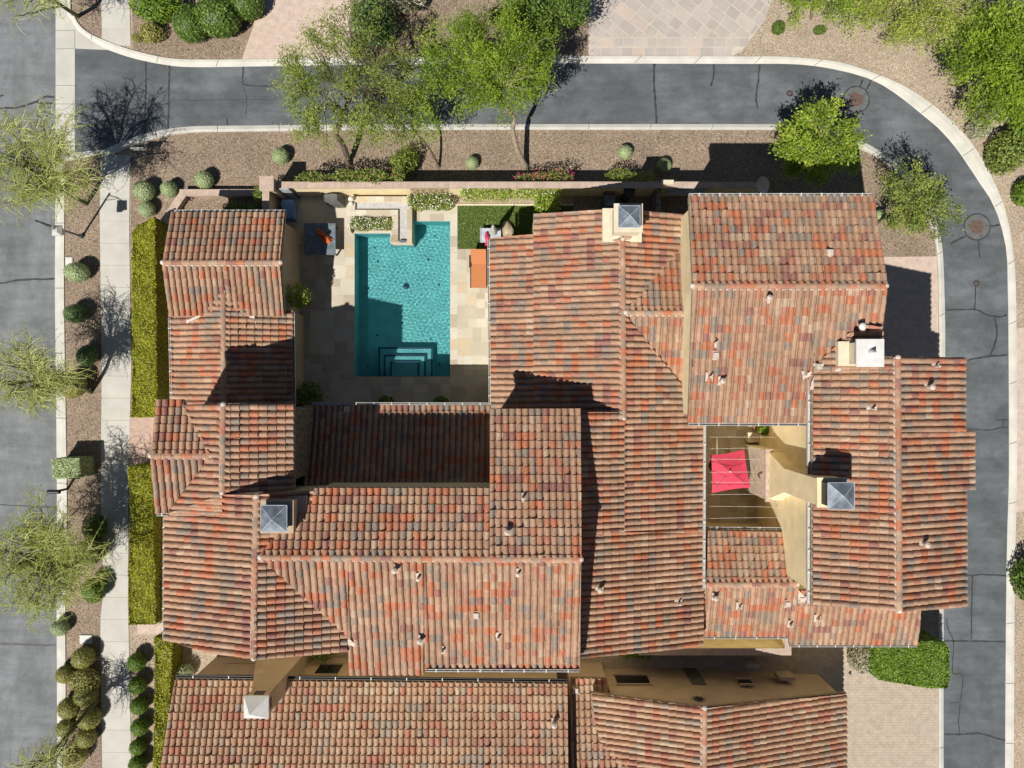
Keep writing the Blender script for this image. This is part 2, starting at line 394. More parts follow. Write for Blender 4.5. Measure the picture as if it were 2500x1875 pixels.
LN_IN = [(256, 119), (320, 141), (400, 158), (480, 164), (700, 161), (1000, 157), (1320, 155), (1800, 156), (1917, 156), (2002, 163), (2094, 183), (2151, 206), (2202, 240),
         (2249, 278), (2294, 316), (2338, 367), (2385, 437), (2420, 490), (2442, 545), (2457, 614), (2460, 693), (2462, 823), (2463, 1150), (2459, 1300), (2456, 1500), (2453, 1960)]
LN_OUT = [(262, 102), (325, 124), (405, 142), (480, 147), (700, 145), (1000, 141), (1320, 138), (1800, 139), (1917, 140), (2021, 149), (2085, 163), (2173, 196), (2215, 217),
          (2243, 234), (2294, 272), (2363, 342), (2407, 411), (2440, 480), (2458, 538), (2471, 614), (2477, 693), (2479, 823), (2480, 1150), (2477, 1300), (2474, 1500), (2472, 1960)]
LS_IN = [(252, 366), (300, 345), (350, 328), (400, 316), (470, 308), (600, 306), (1000, 303), (1900, 303), (1960, 306), (2030, 321), (2104, 345), (2151, 370), (2200, 408), (2245, 457),
         (2280, 520), (2298, 585), (2304, 650), (2307, 760), (2308, 870), (2308, 1400), (2304, 1500), (2304, 1960)]
LS_OUT = [(258, 386), (310, 362), (360, 345), (410, 332), (475, 324), (600, 322), (1000, 318), (1900, 318), (1953, 321), (2022, 337), (2095, 361), (2142, 386), (2188, 422), (2230, 468),
          (2265, 530), (2282, 590), (2288, 655), (2290, 760), (2291, 870), (2291, 1400), (2290, 1500), (2290, 1960)]
STREET = [(-900, -900), (136, -900), (136, 400), (134, 700), (137, 1000), (139, 1250), (138, 1500), (139, 1700), (141, 2900), (-900, 2900)]

def crack(mb, pts, w, z, mi):
    """one line of tar sealer, wandering a little"""
    q = catmull(pts, 7); v = []
    for i, (x, y) in enumerate(q):
        a, b = q[max(i - 1, 0)], q[min(i + 1, len(q) - 1)]
        dx, dy = b[0] - a[0], b[1] - a[1]; L = math.hypot(dx, dy) + 1e-6
        ww = w * (0.7 + 0.6 * R.random()); jx, jy = R.uniform(-.8, .8), R.uniform(-.8, .8)
        v.append((*P2(x + jx + dy / L * ww / 2, y + jy - dx / L * ww / 2), z)); v.append((*P2(x + jx - dy / L * ww / 2, y + jy + dx / L * ww / 2), z))
    mb.add(v, [(2 * i, 2 * i + 1, 2 * i + 3, 2 * i + 2) for i in range(len(q) - 1)], mi)
mb = MB()
w = [P2(x, y) for x, y in STREET]; mb.add([(x, y, .004) for x, y in w][::-1], [tuple(range(len(w)))])
for pts, wd in (([(0, 265), (45, 262), (85, 250), (110, 236), (134, 238)], 5), ([(92, 252), (134, 252)], 5), ([(0, 234), (10, 233)], 4), ([(0, 692), (60, 683), (134, 681)], 4.5),
                ([(0, 1572), (50, 1573), (90, 1575), (136, 1575)], 4), ([(0, 1232), (70, 1236), (138, 1238)], 3)):
    crack(mb, pts, wd, .008, 1)
structure(mb.build("street", ['asphalt_pale', 'seal']))
mb = MB()
n = 90; A_, B_ = resample(LN_IN, n), resample(LS_IN, n)
head = [(183, 118), (183, 372)]
v = [(*P2(*head[0]), .004), (*P2(*head[1]), .004)]
for a, b in zip(A_, B_): v += [(*P2(*a), .004), (*P2(*b), .004)]
mb.add(v, [(2 * i, 2 * i + 1, 2 * i + 3, 2 * i + 2) for i in range(n)])
for pts, wd in (([(356, 148), (356, 240), (354, 330)], 4), ([(414, 158), (413, 200), (411, 318)], 5), ([(594, 163), (593, 195), (598, 208), (650, 210), (690, 209)], 3.5), ([(554, 288), (556, 307)], 3),
                ([(594, 210), (602, 245), (600, 290)], 1.5), ([(414, 244), (500, 245), (600, 243), (680, 244)], 1.2), ([(1597, 156), (1597, 205), (1601, 265), (1603, 302)], 5), ([(1743, 156), (1742, 185), (1736, 210)], 4),
                ([(1855, 156), (1850, 205), (1846, 240), (1850, 264)], 4), ([(2106, 195), (2098, 213)], 4), ([(2128, 195), (2116, 218)], 4), ([(2092, 280), (2088, 300)], 3),
                ([(2320, 595), (2340, 585), (2357, 577)], 4.5), ([(2388, 585), (2392, 630)], 3), ([(2420, 552), (2442, 549)], 4), ([(2310, 757), (2380, 756), (2410, 769), (2440, 773), (2459, 769)], 4),
                ([(2382, 700), (2379, 755)], 3), ([(2428, 775), (2434, 810), (2427, 845), (2416, 868)], 5), ([(2350, 882), (2400, 872), (2459, 866)], 4), ([(2360, 1048), (2410, 1050), (2450, 1043), (2460, 1043)], 3),
                ([(2448, 1042), (2450, 1026), (2460, 1025)], 3), ([(2430, 1026), (2448, 1025)], 2.5), ([(2360, 1405), (2400, 1403), (2456, 1405)], 4), ([(2374, 1406), (2372, 1470), (2371, 1560)], 3.5),
                ([(2300, 1565), (2380, 1565), (2455, 1567)], 4), ([(2310, 1510), (2316, 1540), (2328, 1570), (2326, 1640), (2350, 1648), (2346, 1700), (2340, 1760), (2344, 1793)], 2.5),
                ([(2304, 1792), (2345, 1793), (2390, 1791), (2454, 1808)], 4), ([(2320, 1717), (2342, 1713)], 2)):
    crack(mb, pts, wd, .008, 1)
structure(mb.build("lane", ['asphalt', 'seal']))

def kerb(pin, pout, n, h=0.085, every=3.1, joints=True):
    A, B = resample(pin, n), resample(pout, n); mb = MB(); v = []; acc = 0
    for a, b in zip(A, B):
        ax, ay = P2(*a); bx, by = P2(*b); mx, my = ax + (bx - ax) * .45, ay + (by - ay) * .45
        v += [(ax, ay, 0.0), (ax + (bx - ax) * .06, ay + (by - ay) * .06, .022), (mx, my, h * .75), (ax + (bx - ax) * .62, ay + (by - ay) * .62, h), (bx, by, h), (bx, by, -.02)]
    mb.add(v, [(6 * i + k, 6 * i + 6 + k, 6 * i + 7 + k, 6 * i + 1 + k) for i in range(n - 1) for k in range(5)])
    if joints:
        for i in range(n - 1):
            acc += math.dist(P2(*B[i]), P2(*B[i + 1]))
            if acc > every:
                acc = 0; a, b = np.array(P2(*A[i])), np.array(P2(*B[i])); d = (b - a) / np.linalg.norm(b - a); q = np.array((-d[1], d[0])) * .014
                w = [a - q + d * .02, b - q, b + q, a + q + d * .02]; zz = (.03, h + .004, h + .004, .03)
                m1 = a + (b - a) * .6
                mb.add([(*(a - q + d * .02), .028), (*(m1 - q), h + .004), (*(m1 + q), h + .004), (*(a + q + d * .02), .028), (*(b - q), h + .004), (*(b + q), h + .004)], [(0, 1, 2, 3), (1, 4, 5, 2)], 1)
    return structure(mb.build("kerb", ['kerb', 'joint']))
kerb(LN_IN, LN_OUT, 260); kerb(LS_IN, LS_OUT, 240)
kerb([(136, 400), (134, 700), (137, 1000), (139, 1250), (138, 1500), (139, 1700), (141, 2500)], [(160, 400), (158, 700), (162, 1000), (165, 1250), (161, 1500), (162, 1700), (164, 2500)], 160, 0.07, 3.2)
# corner apron with the cross gutter between the street and the lane, and the corner kerb
sheet("apron", [[(136, -400), (166, -400), (166, 0), (174, 40), (192, 72), (222, 96), (256, 112), (262, 122), (183, 119), (183, 372), (252, 366), (250, 388), (160, 402), (136, 402)]], .012, 'concrete')
kerb([(165, -400), (164, 0), (172, 42), (190, 74), (218, 96), (256, 119)], [(174, -400), (174, 0), (182, 38), (199, 66), (226, 86), (262, 102)], 60, 0.09, 2.2)
mb = MB()
for (xa, ya, xb, yb) in ((136, 75, 183, 75), (183, 75, 183, 119), (136, 120, 183, 118), (136, 209, 183, 209), (136, 254, 183, 254), (136, 330, 183, 330)):
    a, b = np.array(P2(xa, ya)), np.array(P2(xb, yb)); d = (b - a) / np.linalg.norm(b - a); q = np.array((-d[1], d[0])) * .012
    mb.add([(*(a - q), .016), (*(b - q), .016), (*(b + q), .016), (*(a + q), .016)], [(0, 1, 2, 3)])
structure(mb.build("apron_joints", 'joint'))
# sidewalk slabs
def slabs(name, xl, xr, ys, z=.03, mat='concrete'):
    mb = MB()
    for a, b in zip(ys[:-1], ys[1:]):
        g = .25
        mb.prism([P2(xl(a), a + g), P2(xr(a), a + g), P2(xr(b), b - g), P2(xl(b), b - g)], -.02, z, 0, R.random())
    return structure(mb.build(name, mat))
sl_ = lambda y: float(np.interp(y, [0, 90, 400, 500, 900, 1180, 1330, 1420, 1520, 1900], [247, 250, 246, 244, 249, 247, 248, 256, 245, 251]))
sr_ = lambda y: float(np.interp(y, [0, 120, 400, 560, 900, 1050, 1200, 1500, 1900], [317, 320, 318, 316, 321, 317, 314, 314, 322]))
ys = [378 + i * 54 for i in range(29)]
slabs("sidewalk", sl_, sr_, ys)
slabs("sidewalk", sl_, sr_, [-300, -200, -100, -40, 20, 72, 112])
# planted beds of brown chips
sheet("gravel_bed", [[(160, 395), (246, 378), (244, 500), (249, 900), (247, 1180), (248, 1330), (256, 1420), (245, 1520), (251, 2300), (162, 2300), (161, 1500), (165, 1250), (162, 1000), (158, 700)],
                     [(176, -200), (247, -200), (250, 96), (226, 86), (199, 66), (182, 38), (174, 0)]], .02, 'chips')
sheet("gravel_bed", [[(320, 362), (360, 345), (410, 332), (475, 324), (600, 322), (1000, 318), (1900, 318), (1953, 321), (2022, 337), (2095, 361), (2142, 386), (2188, 422), (2230, 468),
                      (2265, 530), (2282, 590), (2286, 628), (2100, 628), (1700, 560), (690, 470), (600, 640), (430, 700), (400, 1560), (318, 1200)]], .012, 'chips')
sheet("gravel_bed", [[(320, -200), (640, -200), (640, 0), (625, 40), (617, 70), (590, 146), (480, 147), (405, 142), (325, 124)], [(857, -200), (1437, -200), (1437, 138), (1000, 141), (857, 143)]], .012, 'chips')
# driveways
sheet("driveway", [[(640, -300), (857, -300), (857, 144), (590, 146), (617, 70), (625, 40), (640, 0)]], .02, 'pink_pavers')
sheet("driveway", [[(2100, 628), (2286, 626), (2289, 700), (2291, 880), (2100, 880)]], .02, 'pink_pavers')
sheet("driveway", [[(1400, 1560), (2290, 1530), (2290, 2400), (1400, 2400)]], .012, 'tan_pavers')
sheet("driveway", [[(2480, 800), (2900, 800), (2900, 1250), (2478, 1250)]], .012, 'pink_pavers')
sheet("path", [[(316, 1018), (430, 1015), (430, 1140), (316, 1140)], [(303, 975), (316, 975), (316, 1012), (303, 1012)]], .024, 'red_pavers')
sheet("path", [[(360, 1520), (430, 1520), (430, 1548), (335, 1548), (335, 1523)]], .024, 'pink_pavers')

# grey stone driveway: two straight border rows, diagonal flags behind
def clip_poly(poly, clip):
    """Sutherland-Hodgman on (x,y) lists, clip convex and counter-clockwise"""
    out = poly
    for i in range(len(clip)):
        a, b = clip[i], clip[(i + 1) % len(clip)]; inp, out = out, []
        if not inp: return []
        side = lambda p: (b[0] - a[0]) * (p[1] - a[1]) - (b[1] - a[1]) * (p[0] - a[0])
        for j in range(len(inp)):
            p, q = inp[j], inp[(j + 1) % len(inp)]; sp, sq = side(p), side(q)
            if sp >= 0: out.append(p)
            if (sp > 0 > sq) or (sp < 0 < sq):
                t = sp / (sp - sq); out.append((p[0] + (q[0] - p[0]) * t, p[1] + (q[1] - p[1]) * t))
    return out
def ccw(w):
    a = sum(w[i][0] * w[(i + 1) % len(w)][1] - w[(i + 1) % len(w)][0] * w[i][1] for i in range(len(w)))
    return w if a > 0 else w[::-1]
mb = MB(); reg = [(1437, -200), (1900, -200), (1884, 0), (1868, 48), (1830, 92), (1437, 92)]
base = ccw([P2(x, y) for x, y in [(1437, -200), (1900, -200), (1884, 0), (1868, 48), (1810, 126), (1785, 138), (1437, 138)]])
mb.add([(x, y, .02) for x, y in base], [tuple(range(len(base)))], 1)
rg = ccw([P2(x, y) for x, y in reg]); c0 = P2(1640, 0); an = math.radians(-38); ux = (math.cos(an), math.sin(an)); uy = (-ux[1], ux[0])
for j in range(-16, 17):
    i0 = R.uniform(-.5, .5)
    x = -10 + i0
    while x < 10:
        L = R.choice((.62, .7, .8, .52, .95)); s = .58
        q = [(c0[0] + ux[0] * a + uy[0] * b, c0[1] + ux[1] * a + uy[1] * b) for a, b in ((x + .022, j * s + .022), (x + L - .022, j * s + .022), (x + L - .022, j * s + s - .022), (x + .022, j * s + s - .022))]
        q = clip_poly(q, rg); x += L
        if len(q) > 2: mb.add([(a, b, .026) for a, b in q], [tuple(range(len(q)))], 0, R.random())
for ya, yb in ((93, 115), (116, 137.5)):
    x = 1438
    while x < 1840:
        L = R.uniform(24, 33); xb = min(x + L, (1832 if ya < 100 else 1788))
        if xb - x > 6: mb.add([(*P2(x + .9, yb - .9), .026), (*P2(xb - .9, yb - .9), .026), (*P2(xb - .9, ya + .9), .026), (*P2(x + .9, ya + .9), .026)], [(0, 1, 2, 3)], 0, R.random())
        x += L
structure(mb.build("stone_driveway", ['greystone', 'grout']))

# travertine terrace round the pool and in the inner courtyard
def ashlar(mb, x0, y0, x1, y1, z, mi, smin=.42):
    """split a rectangle (world) at random into slabs"""
    w, h = x1 - x0, y1 - y0
    if (w < smin * 1.9 and h < smin * 1.9) or (max(w, h) < smin * 2.6 and R.random() < .25):
        g = .007; mb.add([(x0 + g, y0 + g, z), (x1 - g, y0 + g, z), (x1 - g, y1 - g, z), (x0 + g, y1 - g, z)], [(0, 1, 2, 3)], mi, R.random()); return
    t = R.uniform(.36, .64)
    if w > h: ashlar(mb, x0, y0, x0 + w * t, y1, z, mi, smin); ashlar(mb, x0 + w * t, y0, x1, y1, z, mi, smin)
    else: ashlar(mb, x0, y0, x1, y0 + h * t, z, mi, smin); ashlar(mb, x0, y0 + h * t, x1, y1, z, mi, smin)
def terrace(name, rects, smin=.42, z=.03, coping=()):
    mb = MB()
    for (a, b, c, d, zb) in rects:
        xa, yb = P2(a, b); xc, yd = P2(c, d)
        mb.prism([(xa, yd), (xc, yd), (xc, yb), (xa, yb)], zb, z - .006, 1)
        ashlar(mb, xa, yd, xc, yb, z, 0, smin)
    return structure(mb.build(name, ['travertine', 'grout']))
terrace("terrace", [(660, 456, 866, 1020, -.02), (866, 456, 1117, 540, -1.4), (866, 540, 953, 570, -1.4), (953, 540, 1008, 595, -1.4), (866, 919, 1099, 1020, -1.4), (1099, 540, 1117, 919, -1.4),
                    (1099, 919, 1260, 1020, -1.4), (1117, 608, 1260, 919, -.02)])
terrace("terrace", [(1650, 990, 1930, 1330, -.02)], .3)
sheet("lawn_soil", [rect(1117, 502, 1400, 608)], .02, 'turf')
sheet("gravel_bed", [rect(1117, 452, 1400, 499)], .05, 'gravel')
mb = MB(); a = P(1117, 502.5); b = P(1400, 499); mb.box((a.x, a.y, 0), (b.x, b.y, .10)); structure(mb.build("bed_edging", 'cream'))
xa, yb = P2(1118, 503); xc, yd = P2(1400, 607); n = 9000
C = np.stack([RN.uniform(xa, xc, n), RN.uniform(yd, yb, n), np.full(n, .045)], 1)
mb = MB(); mb.leaves(C, RN.normal(size=(n, 3)) * .5 + (0, 0, 1), RN.uniform(.03, .06, n), .4)
structure(tag(mb.build("grass", 'grass'), "short green lawn beside the swimming pool", "lawn"), 'stuff')

# ------------------------------------------------------------------ swimming pool
PL = [(866, 570), (953, 570), (953, 595), (1008, 595), (1008, 540), (1099, 540), (1099, 919), (866, 919)]
pw = ccw([P2(x, y) for x, y in PL]); c = P(980, 760)
pool = thing("swimming_pool", c, "rectangular swimming pool with teal plaster in the stone terrace", "swimming pool")
mb = MB(); k = len(pw); ZB = -1.35
mb.add([(x, y, ZB) for x, y in pw] + [(x, y, .028) for x, y in pw], [tuple(range(k))] + [(i, k + i, k + (i + 1) % k, (i + 1) % k) for i in range(k)])
# inner faces stand 4 mm inside the terrace blocks
mb.v[0][:, 0] = c.x + (mb.v[0][:, 0] - c.x) * .9985; mb.v[0][:, 1] = c.y + (mb.v[0][:, 1] - c.y) * .9985
mb.build("basin", 'pool', pool)
for (a, b, cc, d, zt) in ((925, 848, 1057, 918, -.62), (938, 866, 1040, 918, -.36), (953, 882, 1024, 918, -.14)):
    p = P(a, b, zt); q = P(cc, d, zt); yS = P(0, 918.4).y; m2 = MB(); m2.box((p.x, yS, ZB), (q.x, p.y, zt - .002), 0)
    st = m2.build("step", 'pool', pool)
    m3 = MB()
    for u in ((p.x, p.y - .09, q.x, p.y), (p.x, yS + .02, p.x + .09, p.y - .09), (q.x - .09, yS + .02, q.x, p.y - .09)): m3.box((u[0], u[1], zt - .01), (u[2], u[3], zt + .003))
    m3.build("trim_tile", 'drain', st)
m2 = MB(); p = P(994, 701, ZB); m2.lathe((p.x, p.y, ZB), [(.17, .0), (.16, .03), (.05, .05)], 20); m2.build("drain_cover", 'drain', pool)
for (a, b) in ((917, 607), (926, 640), (903, 706), (1048, 635), (1073, 697), (1063, 579), (923, 819), (1053, 828), (901, 894), (1041, 893), (1074, 890), (869, 667), (984, 790)):
    m2 = MB(); p = P(a, b, ZB); m2.lathe((p.x, p.y, ZB), [(.062, 0), (.05, .02)], 12); m2.build("floor_jet", 'drain', pool)
# the water surface: real ripples, so the sun draws its net of light on the floor
xs, ys2 = [a for a, b in pw], [b for a, b in pw]; st = .03; nx, ny = int((max(xs) - min(xs)) / st), int((max(ys2) - min(ys2)) / st)
wv = [(RN.uniform(0, 6.28), RN.uniform(12, 40), RN.uniform(0, 6.28)) for _ in range(26)]
gx, gy = np.meshgrid(np.linspace(min(xs), max(xs), nx), np.linspace(min(ys2), max(ys2), ny)); zz = np.zeros_like(gx)
for an, kf, ph in wv: zz += (.0065 if kf > 20 else .0025) / kf * np.sin((gx * math.cos(an) + gy * math.sin(an)) * kf + ph + .6 * np.sin(gx * 1.3 + gy * 1.1 + ph))
mb = MB(); idx = np.arange(nx * ny).reshape(ny, nx)
mb.add(np.stack([gx.ravel(), gy.ravel(), zz.ravel() - .09], 1), np.stack([idx[:-1, :-1], idx[:-1, 1:], idx[1:, 1:], idx[1:, :-1]], -1).reshape(-1, 4))
wo = structure(mb.build("water", 'water', smooth=True)); wo.cycles.is_caustics_caster = True
for o in [pool] + list(pool.children_recursive):
    if o.type == 'MESH': o.cycles.is_caustics_receiver = True
sl.cycles.is_caustics_light = True

# raised water channel that spills into the pool, with its planter
zt = .52
ch = thing("water_channel", P(930, 530), "raised stone water channel bent like an L, spilling into the pool", "fountain")
mb = MB()
for (a, b, cc, d) in ((855, 479, 1006, 493), (855, 493, 867, 530), (867, 512, 972, 527), (956, 527, 972, 594), (993, 493, 1006, 594), (972, 588, 993, 594), (846, 527, 856, 566)):
    p, q = P(a, d, zt), P(cc, b, zt); mb.prism([(p.x, p.y), (q.x, p.y), (q.x, q.y), (p.x, q.y)], -.05, zt - .06, 1)
    g = .012; ashlar(mb, p.x, p.y, q.x, q.y, zt, 0, .3)
    mb.prism([(p.x + g, p.y + g), (q.x - g, p.y + g), (q.x - g, q.y - g), (p.x + g, q.y - g)], zt - .06, zt - .004, 1)
mb.build("coping_wall", ['travertine', 'cream'], ch)
mb = MB()
for (a, b, cc, d) in ((866, 492, 994, 513), (971, 513, 994, 589)):
    p, q = P(a, d, zt), P(cc, b, zt); mb.box((p.x, p.y, .02), (q.x, q.y, .34))
mb.build("channel_bed", 'channel', ch)
mb = MB(); p = P(983, 588, zt); mb.box((p.x - .17, p.y - .09, .34), (p.x + .17, p.y + .04, zt + .012)); mb.build("spout", 'zinc', ch)
mb = MB(); p = P(963, 583, zt); mb.box((p.x - .19, p.y - .17, .40), (p.x + .14, p.y + .17, zt + .03)); mb.build("cap_stone", 'rock', ch)
mb = MB(); p, q = P(856, 560, .3), P(956, 528, .3); mb.box((p.x, p.y, 0), (q.x, q.y, .28)); mb.build("planting_soil", 'chips', ch)
# ------------------------------------------------------------------ roofs
PITCH = 0.30
class Plane:
    """roof plane falling towards d ('N','S','E','W'), height z on the line through photo coordinate ref"""
    def __init__(s, d, z, ref, p=PITCH):
        s.d, s.z, s.p = d, z, p
        if d in 'NS':
            s.r = (937.5 - ref) * (H - z) / F; k = -p if d == 'N' else p; s.b, s.c, s.a = 0, k, z - k * s.r
        else:
            s.r = (ref - 1250) * (H - z) / F; k = -p if d == 'E' else p; s.b, s.c, s.a = k, 0, z - k * s.r
    def at(s, x, y): return s.a + s.b * x + s.c * y
    def hit(s, px, py):
        u, v = (px - 1250) / F, (937.5 - py) / F; g = s.b * u + s.c * v
        z = (s.a + g * H) / (1 + g); return Vector((u * (H - z), v * (H - z), z))
    def axes(s): return {'N': ((0, 1), (1, 0)), 'S': ((0, -1), (1, 0)), 'E': ((1, 0), (0, 1)), 'W': ((-1, 0), (0, 1))}[s.d]
PROF = [(0.0, -.015), (0.02, .048), (0.11, .092), (0.28, .121), (0.46, .124), (0.62, .105), (0.76, .062), (0.815, -.013), (1.0, -.015)]
TW, TL = 0.288, 0.365
def roof(name, parent, pl, poly, mat='tile', walls=(), wallmat='stucco', zfoot=0.0, inset=.30, eave=True):
    """barrel tiles laid course by course over the polygon, boards beneath, walls below the edges listed in walls"""
    w = [pl.hit(x, y) for x, y in poly]; q = [(v.x, v.y) for v in w]
    flip = sum(q[i][0] * q[(i + 1) % len(q)][1] - q[(i + 1) % len(q)][0] * q[i][1] for i in range(len(q))) < 0
    n = len(q)
    if flip: q = q[::-1]; walls = [(n - 2 - i) % n for i in walls]
    dn, ac = pl.axes(); dot = lambda a, b: a[0] * b[0] + a[1] * b[1]
    S = [dot(ac, p) for p in q]; T = [dot(dn, p) for p in q]
    smin, smax, tmax, tmin = min(S), max(S), max(T), min(T)
    nc = int(math.ceil((smax - smin) / TW)) + 1; Lh = TL * math.cos(math.atan(pl.p)); nr = int(math.ceil((tmax - tmin) / Lh)) + 1
    edges = [(q[i], q[(i + 1) % n]) for i in range(n)]
    nrm = []
    for a, b in edges:
        d = (b[0] - a[0], b[1] - a[1]); L = math.hypot(*d) + 1e-9; nrm.append((d[1] / L, -d[0] / L))
    mb = MB(); V = []; Fc = []; TT = []; base = 0; prev = .3; m = len(PROF)
    for j in range(nr):
        t1 = tmax + .03 - j * Lh; t0 = t1 - Lh
        for i in range(nc):
            s0 = smin + i * TW; cx, cy = (ac[0] * (s0 + TW / 2) + dn[0] * (t0 + Lh / 2), ac[1] * (s0 + TW / 2) + dn[1] * (t0 + Lh / 2))
            if any(dot(nr_, (cx - a[0], cy - a[1])) > .34 for nr_, (a, b) in zip(nrm, edges)): continue
            ds, dt, dz = R.gauss(0, .005), R.gauss(0, .006), R.gauss(0, .004); tw = R.gauss(0, .006)
            lift = .046 + (R.uniform(.02, .05) if R.random() < .05 else 0); tilt = R.choice((0, .03)) if lift > .05 else 0
            for tt, lf, sk in ((t0 - .02 + dt, 0.0, -tw), (t1 + dt, lift, tw), (t1 + dt + .001, -.012, tw)):
                for u, h in PROF:
                    s = s0 + ds + sk + u * TW; x, y = ac[0] * s + dn[0] * tt, ac[1] * s + dn[1] * tt
                    V.append((x, y, pl.at(x, y) + dz + (h if lf > -.001 else h - .0) + lf + (tilt * u if lf > .05 else 0)))
            for k in range(m - 1):
                for r in (0, 1):
                    a = base + r * m + k; f = (a, a + 1, a + 1 + m, a + m); Fc.append(f)
            prev = prev if R.random() < .22 else R.random(); TT += [prev] * (2 * (m - 1)); base += 3 * m
    if not V: return None
    mb.add(np.array(V), np.array(Fc), 0, np.array(TT))
    ob = mb.build(name, [mat, 'deck'], parent)
    bm = bmesh.new(); bm.from_mesh(ob.data); o = parent.location if parent else Vector()
    for (a, b), nr_ in zip(edges, nrm):
        ge = bm.verts[:] + bm.edges[:] + bm.faces[:]
        bmesh.ops.bisect_plane(bm, geom=ge, plane_co=(a[0] - o.x, a[1] - o.y, 0), plane_no=(nr_[0], nr_[1], 0), clear_outer=True, dist=1e-5)
    # boards under the tiles
    c = (sum(p[0] for p in q) / n, sum(p[1] for p in q) / n); k0 = len(bm.verts)
    lo = [bm.verts.new((x - o.x, y - o.y, pl.at(x, y) - .17 - o.z)) for x, y in q]; hi = [bm.verts.new((x - o.x, y - o.y, pl.at(x, y) - .006 - o.z)) for x, y in q]
    fs = [bm.faces.new(hi), bm.faces.new(lo[::-1])] + [bm.faces.new((lo[i], lo[(i + 1) % n], hi[(i + 1) % n], hi[i])) for i in range(n)]
    for f in fs: f.material_index = 1
    bm.to_mesh(ob.data); bm.free(); ob.data.update()
    if walls:
        ins = [inset if i in walls else -.004 for i in range(n)]; lines = []
        for i, (a, b) in enumerate(edges):
            nx, ny = nrm[i]; lines.append(((a[0] - nx * ins[i], a[1] - ny * ins[i]), (b[0] - a[0], b[1] - a[1])))
        wp = []
        for i in range(n):
            (p, d), (p2, d2) = lines[i - 1], lines[i]; den = d[0] * d2[1] - d[1] * d2[0]
            if abs(den) < 1e-6: wp.append(p2); continue
            t = ((p2[0] - p[0]) * d2[1] - (p2[1] - p[1]) * d2[0]) / den; wp.append((p[0] + d[0] * t, p[1] + d[1] * t))
        wb = MB(); wb.prism(wp, zfoot, lambda x, y: pl.at(x, y) - .175); wb.build("wall", wallmat, parent)
    ob['plane'] = 0; del ob['plane']
    return ob
def ridge(parent, a, b, z, mat='tile', r=.135, white=True, endcap=True, dz=0.0):
    """a row of overlapping half-round ridge tiles bedded in white mortar"""
    p, q = P(*a, z), P(*b, z + dz); d = q - p; L = d.length; d.normalize(); n = max(1, int(L / .40)); st = L / n
    side = d.cross(Vector((0, 0, 1))).normalized(); up = side.cross(d); mb = MB()
    for i in range(n):
        c0 = p + d * (i * st - .03); c1 = p + d * ((i + 1) * st + .03); tt = R.random(); v = []
        for c, rr in ((c0, r * .90), (c1, r * 1.06)):
            for k in range(9):
                an = math.pi * (k / 8 * 1.16 - .08); v.append(c + side * math.cos(an) * rr + up * (math.sin(an) * rr * .82 + .015))
        mb.add([(x.x, x.y, x.z) for x in v], [(k, k + 1, k + 10, k + 9) for k in range(8)] + [tuple(range(9, 18))], 0, tt)
    if white:
        for sg in ((1,) if side.x * -.54 + side.y * -.84 > 0 else (-1,)):
            w0, w1 = p + side * sg * r * .98, q + side * sg * r * .98
            v = [w0 - side * .05 - up * .06, w0 + side * .045 - up * .075, w0 + side * .02 + up * .030, w0 - side * .05 + up * .035]
            v2 = [x + (q - p) for x in v]; mb.add([(x.x, x.y, x.z) for x in v + v2], [(0, 1, 2, 3), (7, 6, 5, 4), (0, 4, 5, 1), (1, 5, 6, 2), (2, 6, 7, 3), (3, 7, 4, 0)], 1)
    if endcap:
        for c in (p, q): mb.ball((c.x, c.y, c.z + .03), (r * .92, r * .92, r * .8), 10, 6, 1)
    return mb.build("ridge_cap", [mat, 'mortar'], parent)
def gutter(parent, a, b, z, w=.11, clips=True, mat='gutter'):
    """open metal gutter along an eave with strap brackets"""
    p, q = P(*a, z), P(*b, z); d = q - p; L = d.length; d.normalize(); s = d.cross(Vector((0, 0, 1)))
    mb = MB()
    def bar(o0, o1, h0, h1, t0=0, t1=L, mi=0):
        v = []
        for t in (t0, t1):
            for o_, h in ((o0, h0), (o1, h0), (o1, h1), (o0, h1)): x = p + d * t + s * o_; v.append((x.x, x.y, x.z + h))
        mb.add(v, [(0, 1, 2, 3), (7, 6, 5, 4), (0, 4, 5, 1), (1, 5, 6, 2), (2, 6, 7, 3), (3, 7, 4, 0)], mi)
    bar(-w / 2, w / 2, -.12, -.105); bar(w / 2 - .018, w / 2, -.105, .0); bar(-w / 2, -w / 2 + .018, -.105, .0)
    if clips:
        n = max(1, int(L / (.85 if mat != 'black' else 1.6)))
        for i in range(n): t = (i + .5) * L / n; bar(-w / 2 - .01, w / 2 + .012, .003, .02, t - .02, t + .02, 1)
    return mb.build("gutter", [mat, 'white' if mat != 'black' else 'gutter'], parent)
